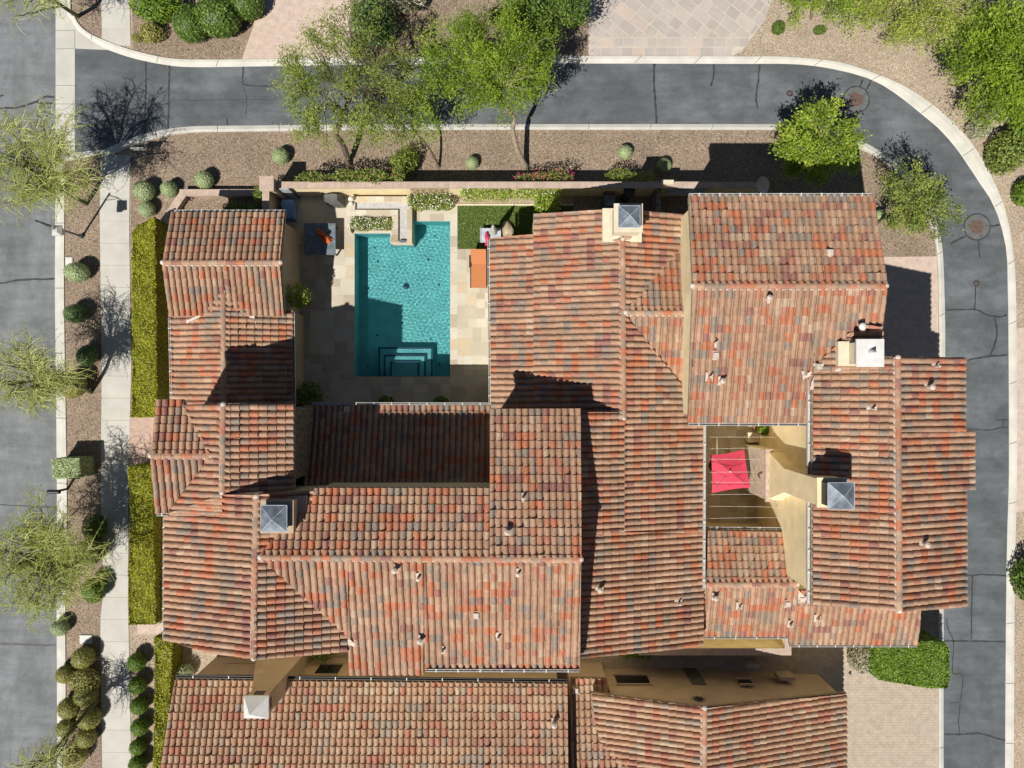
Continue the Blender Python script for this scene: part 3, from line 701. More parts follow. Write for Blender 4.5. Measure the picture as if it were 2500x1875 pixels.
def vent(parent, roofob, pl, px, py, kind=0):
    """plumbing vent: a pale flashing pan and a short pipe, some with a cowl"""
    c = pl.hit(px, py); c.z += .07; mb = MB(); dn, ac = pl.axes(); a = .19; v = []
    for s_, t_ in ((-.8, -1), (.8, -1), (.8, 1.0), (-.8, 1.0)):
        x, y = c.x + ac[0] * s_ * a + dn[0] * t_ * a, c.y + ac[1] * s_ * a + dn[1] * t_ * a; v.append((x, y, pl.at(x, y) + .092))
    v += [(x, y, z + .018) for x, y, z in v]
    mb.add(v, [(0, 3, 2, 1), (4, 5, 6, 7), (0, 1, 5, 4), (1, 2, 6, 5), (2, 3, 7, 6), (3, 0, 4, 7)])
    o = mb.build("vent_flashing", 'vent', roofob)
    mb = MB()
    if kind == 0: mb.lathe((c.x, c.y, c.z), [(.05, 0), (.05, .36), (.035, .37)], 10)
    elif kind == 1: mb.lathe((c.x, c.y, c.z), [(.085, 0), (.085, .30), (.12, .31), (.12, .40), (.03, .46)], 12)
    else: mb.taper((c.x, c.y, c.z), (.15, .15), (c.x, c.y, c.z + .16), (.11, .11))
    mb.build("vent_pipe", 'vent', roofob)
def pyramid_cap(parent, c, hx, hy, z, h=.32, mat='zinc'):
    mb = MB(); x, y = c
    mb.box((x - hx, y - hy, z), (x + hx, y + hy, z + .05), 0)
    a = [(x - hx, y - hy, z + .052), (x + hx, y - hy, z + .052), (x + hx, y + hy, z + .052), (x - hx, y + hy, z + .052), (x, y, z + h)]
    mb.add(a, [(0, 1, 4), (1, 2, 4), (2, 3, 4), (3, 0, 4)], 0)
    for i in range(4):
        mb.tube([a[i], a[4]], .013, 4, 1); mb.tube([a[i], a[(i + 1) % 4]], .018, 4, 1)
    return mb.build("cap", [mat, 'zinc_edge'], parent)

# ------------------------------------------------------------------ the big courtyard house
house = thing("tiled_house", P(1250, 1000), "large courtyard house with clay tile roofs wrapped round the swimming pool", "house")
def fl(px, py, z): return P2(px, py, z)
# north-west gable over the street side
q1 = Plane('N', 4.15, 641); q2 = Plane('S', 4.15, 641)
r = roof("roof", house, q1, [(421, 519), (697, 519), (685, 641), (398, 641)], walls=(0, 1, 3), wallmat='stucco_tan_and_shade'); r.name = "roof"  # gable walls are yellow stucco; the darker tan paints in their shade
roof("roof", house, q2, [(398, 641), (685, 641), (695, 772), (414, 772)], walls=(1, 2, 3), wallmat='stucco_tan_and_shade')
ridge(house, (398, 641), (685, 641), 4.2)
gutter(house, (424, 515), (696, 515), 3.33)
# long west wing, ridge north-south
wz = 3.70
q3 = Plane('W', wz, 546); q4 = Plane('E', wz, 546)
roof("roof", house, q3, [(546, 706), (548, 990), (418, 990), (414, 742)], walls=(2,), wallmat='stucco_tan_and_shade')  # wing walls, both sides: shade painted into the stucco colour
roof("roof", house, q4, [(546, 757), (716, 758), (718, 990), (548, 990)], walls=(1,), wallmat='stucco_tan_and_shade')
roof("roof", house, q4, [(546, 706), (645, 759), (546, 759)])
ridge(house, (546, 712), (548, 984), wz + .03)
gutter(house, (716, 764), (718, 985), 2.82)
gutter(house, (413, 775), (418, 985), 2.98)
# two-storey entry tower and south-west wing
hz = 8.10
q5 = Plane('W', hz, 546); q6 = Plane('E', hz, 546)
roof("roof", house, q5, [(446, 988), (546, 985), (546, 1118), (516, 1118)], walls=(0,))
roof("roof", house, q5, [(516, 1116), (546, 1116), (546, 1258), (404, 1258)])
roof("roof", house, q5, [(402, 1256), (546, 1206), (627, 1207), (620, 1608), (535, 1596), (402, 1562)], walls=(5, 4, 3))
roof("roof", house, q6, [(547, 985), (719, 986), (719, 1196), (547, 1204)], walls=(0, 1, 2), wallmat='stone')
ridge(house, (546, 988), (544, 1203), hz + .03)
gz = 7.93
q7 = Plane('N', gz, 1111, .2); q8 = Plane('S', gz, 1111, .2)
roof("roof", house, q7, [(384, 975), (446, 975), (520, 1111), (370, 1111)], walls=(0, 3))
roof("roof", house, q8, [(370, 1111), (520, 1111), (408, 1253), (381, 1253)], walls=(2, 3))
ridge(house, (369, 1112), (517, 1112), gz + .03)
gutter(house, (381, 1257), (410, 1256), 7.5)
gutter(house, (401, 1262), (400, 1560), 6.82)
tz = q5.hit(627, 1300).z
q9 = Plane('E', tz, 627)
roof("roof", house, q9, [(627, 1207), (770, 1197), (770, 1356), (627, 1356)], walls=(0,))
roof("roof", house, q9, [(627, 1350), (850, 1400), (850, 1590), (621, 1608)], walls=(2,))
ridge(house, (627, 1212), (620, 1606), tz + .03)
# main two-storey range, ridge east-west
az = 8.65
qa = Plane('N', az, 1360); qb = Plane('S', az, 1360)
roof("roof", house, qa, [(632, 1357), (772, 1190), (1199, 1190), (1199, 1360)], walls=(1,))
roof("roof", house, qa, [(1196, 998), (1417, 997), (1419, 1363), (1196, 1362)], walls=(0, 1, 3))
roof("roof", house, qb, [(636, 1360), (851, 1360), (851, 1554)])
AS = roof("roof", house, qb, [(849, 1360), (1037, 1362), (1034, 1646), (853, 1646)], walls=(2, 3))
roof("roof", house, qb, [(1037, 1362), (1419, 1365), (1415, 1634), (1037, 1633)], walls=(1, 2))
ridge(house, (636, 1360), (1418, 1365), az + .03)
gutter(house, (1038, 1637), (1414, 1638), 7.32)
for (x, y, k) in ((967, 1387, 1), (1022, 1408, 0), (1265, 1397, 0), (1163, 1500, 2), (1028, 1558, 1), (1217, 1552, 0), (1082, 1585, 0)): vent(house, AS, qb, x, y, k)
for (x, y, k) in ((1238, 1295, 1), (1276, 1214, 0)): vent(house, AS, qa, x, y, k)
# low shaded roof south of the pool
qd = Plane('N', 3.0, 990)
DD = roof("roof", house, qd, [(742, 990), (910, 988), (1196, 990), (1196, 1200), (742, 1200)], walls=(0, 1, 4))
gutter(house, (762, 985), (1194, 986), 3.14)
vent(house, DD, qd, 848, 1000, 2)
# central wing, ridge north-south, with the lower porch roof along the pool
cz = 5.60
qc = Plane('W', cz, 1521); qe = Plane('E', cz, 1521)
CW = roof("roof", house, qc, [(1302, 524), (1521, 510), (1523, 1025), (1302, 1025)], walls=(0,))
pz = qc.hit(1302, 800).z - .10
qcl = Plane('W', pz, 1302, .26)
roof("roof", house, qcl, [(1195, 582), (1304, 573), (1304, 1025), (1198, 1025)], walls=(0, 3))
roof("roof", house, qe, [(1521, 510), (1692, 528), (1692, 570), (1524, 772)], walls=(0,))
roof("roof", house, qe, [(1523, 766), (1717, 1006), (1717, 1300), (1523, 1300)], walls=(1,))
BB = roof("roof", house, qe, [(1417, 1298), (1717, 1298), (1716, 1577), (1414, 1605)], walls=(1, 2))
BB2 = roof("roof", house, qe, [(1417, 1006), (1524, 1006), (1524, 1302), (1417, 1302)])
ridge(house, (1520, 585), (1523, 1022), cz + .03)
gutter(house, (1193, 584), (1196, 988), 3.52)
gutter(house, (1721, 1014), (1719, 1440), 4.68)
qi = Plane('N', cz + .02, 762); qj = Plane('S', cz + .02, 762)
roof("roof", house, qi, [(1524, 764), (1672, 572), (1691, 572), (1691, 764)])
roof("roof", house, qj, [(1526, 762), (1690, 762), (1690, 1000), (1682, 992)])
ridge(house, (1527, 763), (1684, 764), cz + .06)
for (x, y, k) in ((1463, 1435, 1), (1655, 1470, 0)): vent(house, BB, qe, x, y, k)
# north-east two-storey block
jz = 8.60
qk = Plane('N', jz, 697); ql = Plane('S', jz, 697)
JN = roof("roof", house, qk, [(1681, 479), (2132, 479), (2163, 697), (1691, 697)], walls=(0, 1, 3))
JS = roof("roof", house, ql, [(1691, 697), (1985, 697), (1976, 1033), (1680, 1032)], walls=(2, 3))
roof("roof", house, ql, [(1984, 697), (2163, 697), (2153, 812), (1984, 908)], walls=(1,))
ridge(house, (1691, 698), (2162, 698), jz + .03)
gutter(house, (1683, 475), (2130, 475), 7.52)
gutter(house, (1682, 1036), (1973, 1037), 6.90)
vent(house, JN, qk, 2022, 618, 2)
for (x, y, k) in ((1870, 730, 1), (1742, 838, 0), (1745, 868, 2), (1758, 930, 1), (1730, 920, 0)): vent(house, JS, ql, x, y, k)
# east wing, ridge north-south
kz = 8.60
qm = Plane('W', kz, 2194); qn = Plane('E', kz, 2194)
KW = roof("roof", house, qm, [(2062, 818), (2105, 792), (2153, 800), (2153, 905), (1982, 905), (1982, 898)])
roof("roof", house, qm, [(2150, 871), (2191, 871), (2191, 905), (2150, 905)], walls=(0,))
roof("roof", house, qm, [(1982, 904), (2191, 904), (2195, 1491), (1981, 1475)], walls=(2, 3))
KE = roof("roof", house, qn, [(2191, 871), (2354, 872), (2354, 1054), (2191, 1054)], walls=(0, 1))
roof("roof", house, qn, [(2191, 1052), (2376, 1052), (2376, 1196), (2191, 1196)], walls=(1,), inset=.5)
roof("roof", house, qn, [(2191, 1194), (2356, 1194), (2358, 1480), (2195, 1492)], walls=(1, 2))
ridge(house, (2191, 873), (2195, 1490), kz + .03)
gutter(house, (1977, 905), (1976, 1475), 7.50, w=.16)
for (x, y, k) in ((2125, 998, 0), (1996, 895, 2)): vent(house, KW, qm, x, y, k)
for (x, y, k) in ((2262, 945, 1), (2250, 1325, 1), (2280, 895, 0)): vent(house, KE, qn, x, y, k)
mb = MB(); p = P(2105, 797, 8.6); b_ = P(2107, 812, 8.2); mb.tube([b_, p], [.12, .12], 10, 0); mb.lathe((p.x, p.y, p.z), [(.14, -.02), (.14, .06), (.05, .1)], 12, 1); mb.build("flue_pipe", ['pink_pavers', 'white'], KW)
# low south-east range
lz = 4.25
qo = Plane('N', lz, 1425); qp = Plane('S', lz, 1425)
roof("roof", house, qo, [(1722, 1294), (1936, 1298), (1944, 1425), (1700, 1425)], walls=(0, 1))
LS = roof("roof", house, qp, [(1700, 1425), (1950, 1425), (1926, 1553), (1700, 1553)], walls=(2,))
roof("roof", house, qp, [(1924, 1440), (2246, 1440), (2241, 1573), (1927, 1573)], walls=(1, 2))
ridge(house, (1719, 1426), (1946, 1426), lz + .03)
gutter(house, (1724, 1289), (1934, 1291), 3.48)
gutter(house, (1718, 1557), (1925, 1557), 3.50); gutter(house, (1928, 1577), (2240, 1577), 3.38)
for (x, y, k) in ((1742, 1455, 1), (1803, 1478, 0), (1920, 1473, 2), (1955, 1462, 2), (1926, 1522, 0), (1993, 1508, 0)): vent(house, LS, qp, x, y, k)

# cream plaster patches where roofs die into walls and valleys
def flash(ob, pl, pts, h=.15):
    v = [pl.hit(x, y) for x, y in pts]; n = len(v); mb = MB()
    mb.prism([(p.x, p.y) for p in v], lambda x, y: pl.at(x, y) + h - .03, lambda x, y: pl.at(x, y) + h); mb.build("flashing", 'vent', ob)
flash(JS, ql, [(1954, 905), (1968, 911), (1978, 905), (1977, 917), (1966, 922), (1957, 927)])
flash(KW, qm, [(1977, 935), (1983, 920), (1983, 950), (1974, 952)])
flash(r, q2, [(455, 783), (478, 773), (496, 762), (490, 774), (470, 783), (457, 790)], .05); flash(r, q2, [(606, 770), (622, 772), (626, 790), (614, 780)], .05)
flash(AS, qb, [(851, 1553), (862, 1563), (876, 1573), (866, 1576), (851, 1570)])
flash(CW, qc, [(1478, 520), (1490, 520), (1489, 584), (1478, 586)], .2)
flash(KW, qm, [(2035, 899), (2050, 899), (2050, 907), (2035, 907)])
flash(LS, qp, [(1946, 1438), (1962, 1455), (1972, 1450), (1966, 1464), (1946, 1462)])
# chimneys of the big house
def chimney(parent, top_px, zt, zb, hx, hy, mat='cream', throat=True):
    """square plastered stack, its upper rim, a throat and a pyramid cap"""
    c = P(*top_px, zt); mb = MB()
    mb.box((c.x - hx, c.y - hy, zb), (c.x + hx, c.y + hy, zt - .12)); mb.taper((c.x, c.y, zt - .12), (hx, hy), (c.x, c.y, zt - .04), (hx + .07, hy + .07)); mb.box((c.x - hx - .07, c.y - hy - .07, zt - .038), (c.x + hx + .07, c.y + hy + .07, zt))
    ch = mb.build("chimney", mat, parent)
    if throat: m2 = MB(); m2.box((c.x - hx * .72, c.y - hy * .72, zt + .002), (c.x + hx * .72, c.y + hy * .72, zt + .20)); m2.build("throat", 'black', ch)
    return ch, c
ch1, c = chimney(house, (1534, 532), 6.75, 4.2, .56, .56); pyramid_cap(ch1, (c.x, c.y), .47, .47, 6.95)
mb = MB(); mb.box((c.x - .98, c.y - .82, 4.9), (c.x + .80, c.y + .7, 5.62)); mb.build("chimney_base", 'cream', house)
ch2, c = chimney(house, (2122, 862), 9.05, 7.0, .44, .44, throat=False)
mb = MB(); mb.box((c.x - .56, c.y - .56, 9.06), (c.x + .56, c.y + .56, 9.14)); mb.lathe((c.x + .05, c.y, 9.14), [(.17, 0), (.13, .14), (.015, .42)], 14); mb.build("cap", 'white', ch2)
mb = MB(); mb.box((c.x - .88, c.y - .5, 7.6), (c.x + .45, c.y + .52, 8.25)); mb.build("chimney_base", 'cream', house)
ch4, c = chimney(house, (676, 1262), 9.05, 6.5, .60, .60, 'stucco_tan_and_shade'); pyramid_cap(ch4, (c.x - .02, c.y), .52, .52, 9.3)
mb = MB(); mb.box((c.x - .7, c.y - .7, 7.2), (c.x + .95, c.y + .72, 8.25)); mb.build("chimney_base", 'stucco_tan_and_shade', house)
# courtyard fireplace: wide hearth block, sloping shoulders, tall stack in front of the east wing
wx = 12.35; yc = P(0, 1166, 4.5).y; mb = MB()
mb.box((wx - .12, yc - 1.18, 0), (wx + 1.2, yc + 1.18, 3.7)); mb.taper((wx + .55, yc, 3.7), (.60, 1.12), (wx + .55, yc, 5.5), (.55, .54)); mb.box((wx, yc - .54, 5.498), (wx + 1.1, yc + .54, 9.0))
mb.box((wx - .05, yc - .6, 9.0), (wx + 1.15, yc + .6, 9.08))
ch3 = mb.build("chimney", 'stucco', house)
mb = MB(); mb.box((wx - .22, yc - 1.26, 3.62), (wx + .12, yc + 1.26, 3.74)); mb.build("mantel", 'cap', ch3)
mb = MB(); mb.box((wx + .12, yc - .45, 9.082), (wx + 1.05, yc + .45, 9.72)); mb.build("throat", 'black', ch3)
pyramid_cap(ch3, (wx + .60, yc - .02), .52, .52, 9.73)
mb = MB(); mb.tube([(wx - .05, yc + .25, 2.9), (wx - .16, yc + .1, 3.2), (wx - .22, yc - .1, 2.7), (wx - .12, yc - .35, 3.0)], .03, 6); mb.build("iron_ornament", 'black', ch3)
mb = MB(); mb.box((wx - .9, yc - 1.05, 0), (wx - .13, yc + 1.05, .42)); mb.build("hearth", 'facebrick', ch3)
mb = MB(); mb.box((wx - .17, yc - 1.18, .42), (wx - .122, yc + 1.18, 3.6)); fb = mb.build("brick_facing", 'facebrick', ch3)
mb = MB(); mb.box((wx - .19, yc - .5, .43), (wx - .172, yc + .5, 1.35)); mb.build("firebox", 'black', fb)

# ------------------------------------------------------------------ the neighbour's house to the south
nb = thing("tiled_house", P(1100, 1780), "neighbouring house at the bottom with a paler tile roof", "house")
n1 = Plane('N', 3.75, 1662, .30)
NR = roof("roof", nb, n1, [(430, 1657), (1385, 1667), (1390, 2250), (330, 2250)], 'tile_pale', walls=(0, 1, 3), wallmat='stucco_tan_and_shade', inset=.38)
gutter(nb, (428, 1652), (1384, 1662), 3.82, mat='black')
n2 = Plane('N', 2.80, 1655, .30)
N2 = roof("roof", nb, n2, [(1392, 1653), (1480, 1655), (1640, 2250), (1398, 2250)], 'tile_pale', walls=(0,), wallmat='stucco_tan_and_shade')
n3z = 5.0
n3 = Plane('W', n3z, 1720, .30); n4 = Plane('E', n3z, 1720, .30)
roof("roof", nb, n3, [(1444, 1691), (1720, 1726), (1716, 2250), (1600, 2250), (1453, 1768)], 'tile_pale', walls=(0,), wallmat='stucco_tan_and_shade', inset=.22)
roof("roof", nb, n4, [(1720, 1726), (2066, 1691), (2068, 2250), (1716, 2250)], 'tile_pale', walls=(0, 1), wallmat='stucco_tan_and_shade', inset=.22)
ridge(nb, (1720, 1728), (1717, 2250), n3z + .03, 'tile_pale')
for (x, y, k) in ((1352, 1762, 1), (1405, 1683, 2)): vent(nb, NR, n1 if x < 1390 else n2, x, y, k)
# wall features of the neighbour (north faces seen between the two houses)
p = n3.hit(1720, 1726); yw = p.y - .22
def on_wall(name, parent, pxa, pxb, za, zb, mat, d=.03, y=None, sill=False):
    """flat fitting on the north wall at height za..zb; photo x taken at mid height"""
    y = yw if y is None else y; zm = (za + zb) / 2
    xa, xb = (pxa - 1250) * (H - zm) / F, (pxb - 1250) * (H - zm) / F
    mb = MB(); mb.box((xa, y + .002, za), (xb, y + d, zb)); o = mb.build(name, mat, parent)
    if sill:
        mb = MB(); mb.box((xa - .08, y + .004, zb + .002), (xb + .08, y + .09, zb + .09)); mb.build("window_lintel", 'stucco_tan_and_shade', o)
        mb = MB(); mb.box((xa - .08, y + .004, za - .09), (xb + .08, y + .11, za - .002)); mb.build("window_sill", 'stucco_tan_and_shade', o)
    return o
on_wall("window", nb, 1504, 1584, 1.0, 2.1, 'glass', sill=True)
on_wall("window", nb, 1805, 1836, 1.5, 2.1, 'glass', sill=True)
on_wall("door", nb, 1678, 1712, .05, 2.05, 'darkgrey')
on_wall("meter_box", nb, 1896, 1934, .8, 1.6, 'stucco_tan_and_shade', .18)
mb = MB()
c = Vector(((1708 - 1250) * (H - 3.9) / F, yw + .05, 3.75))
for i in range(8):
    a = math.pi * i / 4; mb.tube([c, c + Vector((math.cos(a) * .36, .02, math.sin(a) * .36))], [.03, .012], 5)
mb.tube([c + Vector((math.cos(t) * .2, 0, math.sin(t) * .2)) for t in np.linspace(0, 2 * math.pi, 17)], .022, 5); mb.lathe((c.x, c.y, c.z - .06), [(.08, 0), (.1, .06), (.05, .12)], 10)
mb.build("star_ornament", 'black', nb)
y1w = n1.hit(900, 1662).y - .38
on_wall("window", nb, 548, 624, .9, 2.2, 'glass', y=y1w, sill=True); on_wall("window", nb, 744, 830, .9, 2.2, 'glass', y=y1w, sill=True); on_wall("window", nb, 900, 1024, .9, 2.2, 'glass', y=y1w, sill=True)
# its tapered chimney against the north wall
mb = MB(); bx, by = -11.5, y1w
mb.taper((bx - .25, by + .42, 0), (1.15, .44), (bx - .2, by + .40, 2.2), (1.1, .44)); mb.taper((bx - .2, by + .40, 2.2), (1.1, .44), (bx + .2, by + .30, 5.6), (.46, .44))
mb.box((bx - .26, by - .14, 5.598), (bx + .66, by + .74, 6.25))
nch = mb.build("chimney", 'stucco_tan_and_shade', nb)
mb = MB(); mb.box((bx - .02, by + .742, 5.75), (bx + .42, by + .77, 6.1)); mb.build("chimney_grille", 'black', nch); mb = MB(); mb.box((bx + .662, by + .05, 5.75), (bx + .69, by + .5, 6.1)); mb.build("chimney_grille", 'black', nch)
mb = MB(); hx, hy = .55, .5; cx, cy = bx + .2, by + .3
mb.box((cx - hx, cy - hy, 6.26), (cx + hx, cy + hy, 6.34)); a = [(cx - hx, cy - hy, 6.345), (cx + hx, cy - hy, 6.345), (cx + hx, cy + hy, 6.345), (cx - hx, cy + hy, 6.345), (cx - .12, cy - .1, 6.85)]
mb.add(a, [(0, 1, 4), (1, 2, 4), (2, 3, 4), (3, 0, 4)]); mb.build("cap", 'white', nch)
# ------------------------------------------------------------------ walls and piers
def pxbox(mb, a, b, c, d, z0, z1, mi=0, zr=None):
    """box whose top face covers photo rectangle a,b..c,d at height zr (default its top)"""
    zr = z1 if zr is None else zr; p, q = P(a, d, zr), P(c, b, zr); mb.box((p.x, p.y, z0), (q.x, q.y, z1), mi); return p, q
gw = thing("garden_wall", P(1250, 465), "long yellow garden wall with a brick cap north of the pool, with a square brick pier", "wall")
mb = MB(); p, q = P(672, 457, 1.8), P(1872, 446, 1.8); mb.box((p.x, p.y + .02, 0), (q.x, q.y - .02, 1.74)); mb.build("wall_body", 'stucco', gw)
mb = MB(); mb.box((p.x, p.y - .05, 1.742), (q.x, q.y + .05, 1.82)); mb.build("brick_cap", 'cap', gw)
mb = MB(); pxbox(mb, 636, 433, 666, 464, 0, 2.28); pxbox(mb, 641, 464, 656, 530, 0, 2.02, zr=2.05); mb.build("pier", 'stucco_tan_and_shade', gw)
mb = MB(); pxbox(mb, 633, 430, 668, 466, 2.282, 2.36); mb.build("brick_cap", 'cap', gw)
mb = MB(); pxbox(mb, 640, 466, 657, 532, 2.022, 2.10); mb.build("brick_cap", 'cap', gw)
mb = MB(); pxbox(mb, 1615, 439, 1645, 449, 1.5, 1.95); mb.build("pier", 'cream', gw)
mb = MB(); pxbox(mb, 1602, 460, 1614, 520, 0, 1.60); mb.build("wall_body", 'stone', gw)
mb = MB()
for x in (0, 1):
    a, b = P(1005 + x * 46, 468, 1.1), P(1046 + x * 46, 456, 1.6); y = p.y - .05
    for i in range(4): t = a.x + (b.x - a.x) * i / 3; mb.tube([(t, y, .9), (t, y, 1.62)], .012, 4)
    for i in range(3): z = .95 + .32 * i; mb.tube([(a.x, y, z), (b.x, y, z)], .012, 4)
    mb.tube([(a.x, y, .95), (b.x, y, 1.6)], .01, 4); mb.tube([(a.x, y, 1.6), (b.x, y, .95)], .01, 4)
mb.build("trellis", 'wood', gw)
pw_ = thing("planter_wall", P(470, 480), "low brick-capped planter wall bending at a corner beside the pale topiary balls", "wall")
mb = MB(); c_ = [(550, 462), (440, 463)]
for (a, b, cc, d) in ((440, 463, 636, 477),): pxbox(mb, a, b, cc, d, 0, .48, zr=.55)
for k in range(6):
    f0, f1 = k / 6, (k + 1) / 6; xa, ya, xb, yb = 447 - 50 * f0, 468 + 74 * f0, 447 - 50 * f1, 468 + 74 * f1
    mb.prism([P2(xa - 6, ya - 3, .55), P2(xa + 7, ya + 3, .55), P2(xb + 7, yb + 3, .55), P2(xb - 6, yb - 3, .55)], 0, .48)
mb.build("wall_body", 'stucco_tan_and_shade', pw_)
mb = MB(); p1, q1_ = P(438, 478, .56), P(636, 462, .56); mb.box((p1.x, p1.y, .482), (q1_.x, q1_.y, .56)); mb.build("brick_cap", 'cap', pw_)
mb = MB(); mb.prism([P2(438, 469, .56), P2(455, 477, .56), P2(407, 546, .56), P2(391, 538, .56)], .484, .556); mb.build("brick_cap", 'cap', pw_)
yw_ = thing("yard_wall", P(1800, 1590), "low garden wall with pale brick cap south of the east roofs, ending in a corner", "wall")
mb = MB(); pxbox(mb, 1560, 1585, 1930, 1599, 0, 1.72, zr=1.8); pxbox(mb, 1918, 1556, 1930, 1585, 0, 1.72, zr=1.8); mb.build("wall_body", 'stucco', yw_)
mb = MB(); pxbox(mb, 1560, 1583, 1932, 1600, 1.722, 1.80); mb.build("brick_cap", 'cap', yw_)
mb = MB(); pxbox(mb, 1916, 1556, 1932, 1583, 1.724, 1.80); mb.build("brick_cap", 'cap', yw_)
ir = thing("iron_fence", P(412, 1300), "black iron fence behind the lower yellow hedge along the house", "fence")
mb = MB()
for z in (.15, 1.25): a, b = P(395, 1150, z), P(392, 1520, z); mb.tube([a, b], .018, 4)
mb.build("rail", 'black', ir)
mb = MB(); mb.tube([P(395, 640, .9), P(395, 960, .9)], .02, 4); mb.tube([P(395, 640, .15), P(395, 960, .15)], .02, 4)
ir2 = thing("iron_fence", P(408, 800), "black iron fence in the dark gap behind the upper yellow hedge", "fence"); mb.build("rail", 'black', ir2)
for (f_, x, ya, yb) in ((ir, 393, 1150, 1520), (ir2, 395, 640, 960)):
    m2 = MB(); a, b = P(x, ya, .6), P(x, yb, .6); n_ = 40
    for i in range(n_ + 1): y = a.y + (b.y - a.y) * i / n_; m2.tube([(a.x, y, 0), (a.x, y, 1.3)], .011, 4)
    m2.build("pickets", 'black', f_)

# ------------------------------------------------------------------ street furniture
b_ = P(201, 578); lp = thing("street_lamp", b_, "dark green lamp post with a hanging lantern box between the street and the sidewalk", "street lamp")
mb = MB(); mb.lathe((b_.x, b_.y, 0), [(.11, 0), (.10, .25), (.055, .3), (.05, 3.7), (.02, 3.75)], 10); mb.build("post", 'teal', lp)
mb = MB(); e_ = b_ + Vector((.80, -.40, 0)); mb.tube([(b_.x, b_.y, 3.55), (b_.x + .4, b_.y - .2, 3.68), (e_.x, e_.y, 3.6)], .025, 6); mb.tube([(b_.x, b_.y, 3.1), (b_.x + .45, b_.y - .22, 3.6)], .015, 5); mb.build("bracket", 'teal', lp)
ln = MB(); ln.taper((e_.x, e_.y, 2.95), (.13, .13), (e_.x, e_.y, 3.35), (.19, .19)); ln.taper((e_.x, e_.y, 3.352), (.25, .25), (e_.x, e_.y, 3.52), (.10, .10)); ln = ln.build("lantern", 'gutter', lp)
mb = MB(); mb.box((e_.x - .26, e_.y - .26, 3.335), (e_.x + .26, e_.y + .26, 3.35)); mb.build("lantern_frame", 'teal', ln)

def hatch(px, py, w, h, mat, label, name="utility_cover", cat="utility box"):
    c = P(px, py); t = thing(name, c, label, cat); s = .5 / 46 * 2
    mb = MB(); mb.box((c.x - w / 92, c.y - h / 92, 0), (c.x + w / 92, c.y + h / 92, .07)); mb.build("frame", 'concrete', t)
    mb = MB(); mb.box((c.x - w / 92 + .035, c.y - h / 92 + .035, .072), (c.x + w / 92 - .035, c.y + h / 92 - .035, .085)); mb.build("lid", mat, t)
hatch(170, 640, 18, 24, 'white', "white utility box lid beside the kerb, tucked against a topiary ball")
hatch(211, 1560, 30, 22, 'gutter', "grey meter box lid in the planting strip near the olive shrubs")
hatch(462, 1571, 20, 11, 'white', "small white utility lid on gravel under the south-west roof corner")
def manhole(px, py, label):
    c = P(px, py); t = thing("manhole_cover", c, label, "manhole", "manholes in the lane")
    mb = MB(); n = 32; v = []
    for r in (.37, .66): v += [(c.x + r * math.cos(2 * math.pi * k / n), c.y + r * math.sin(2 * math.pi * k / n), .012) for k in range(n)]
    mb.add(v, [(k, (k + 1) % n, n + (k + 1) % n, n + k) for k in range(n)]); mb.build("collar", 'collar', t)
    mb = MB(); v = []
    for r in (.66, .73): v += [(c.x + r * math.cos(2 * math.pi * k / n), c.y + r * math.sin(2 * math.pi * k / n), .010) for k in range(n)]
    mb.add(v, [(k, (k + 1) % n, n + (k + 1) % n, n + k) for k in range(n)]); mb.build("tar_ring", 'seal', t)
    mb = MB(); mb.lathe((c.x, c.y, 0), [(.37, 0), (.37, .016), (.33, .02), (.31, .014), (.22, .014), (.20, .02), (.14, .02), (.12, .014), (.03, .014)], 28); mb.build("lid", 'rust', t)
manhole(2090, 243, "rusty round manhole cover in the lane beside the bright green tree")
manhole(2385, 554, "rusty round manhole cover in the lane on the outer bend further south")
for (x, y, lb) in ((1928, 228, "small round valve cover in the lane left of the tree shadow"), (2383, 692, "small round valve cover on the east lane beside the long shadow")):
    c = P(x, y); t = thing("valve_cover", c, lb, "valve cover", "valve covers in the lane")
    mb = MB(); mb.lathe((c.x, c.y, 0), [(.17, .006), (.16, .012), (.10, .013)], 18); mb.build("tar_ring", 'seal', t)
    mb = MB(); mb.lathe((c.x, c.y, 0), [(.10, .0), (.095, .02), (.03, .024)], 14); mb.build("lid", 'rust', t)
c = P(166, 1193); t = thing("mailbox", c, "black mailbox on a post beside the kerb below the block-shaped topiary", "mailbox")
mb = MB(); mb.box((c.x - .05, c.y - .05, 0), (c.x + .05, c.y + .05, 1.0)); mb.build("post", 'black', t)
mb = MB(); mb.box((c.x - .34, c.y - .10, 1.0), (c.x + .26, c.y + .10, 1.14)); mb.tube([(c.x - .34, c.y, 1.14), (c.x + .26, c.y, 1.14)], .098, 12); mb.build("box", 'black', t)
c = P(364, 378); t = thing("sign", c, "small white sign panel on a post in the brown bed near the street corner", "sign")
mb = MB(); mb.tube([(c.x, c.y, 0), (c.x, c.y, 1.05)], .035, 6); mb.build("post", 'black', t)
mb = MB(); mb.box((c.x - .42, c.y - .03, .75), (c.x + .28, c.y + .03, 1.12)); mb.build("panel", 'gutter', t)
c = P(468, 490); t = thing("garden_light", c, "tiny dark path light in the brick planter bed", "garden light")
mb = MB(); mb.tube([(c.x, c.y, 0), (c.x, c.y, .35)], .02, 5); mb.build("stake", 'black', t)
mb = MB(); mb.lathe((c.x, c.y, .35), [(.11, 0), (.02, .1)], 10); mb.build("shade", 'black', t)

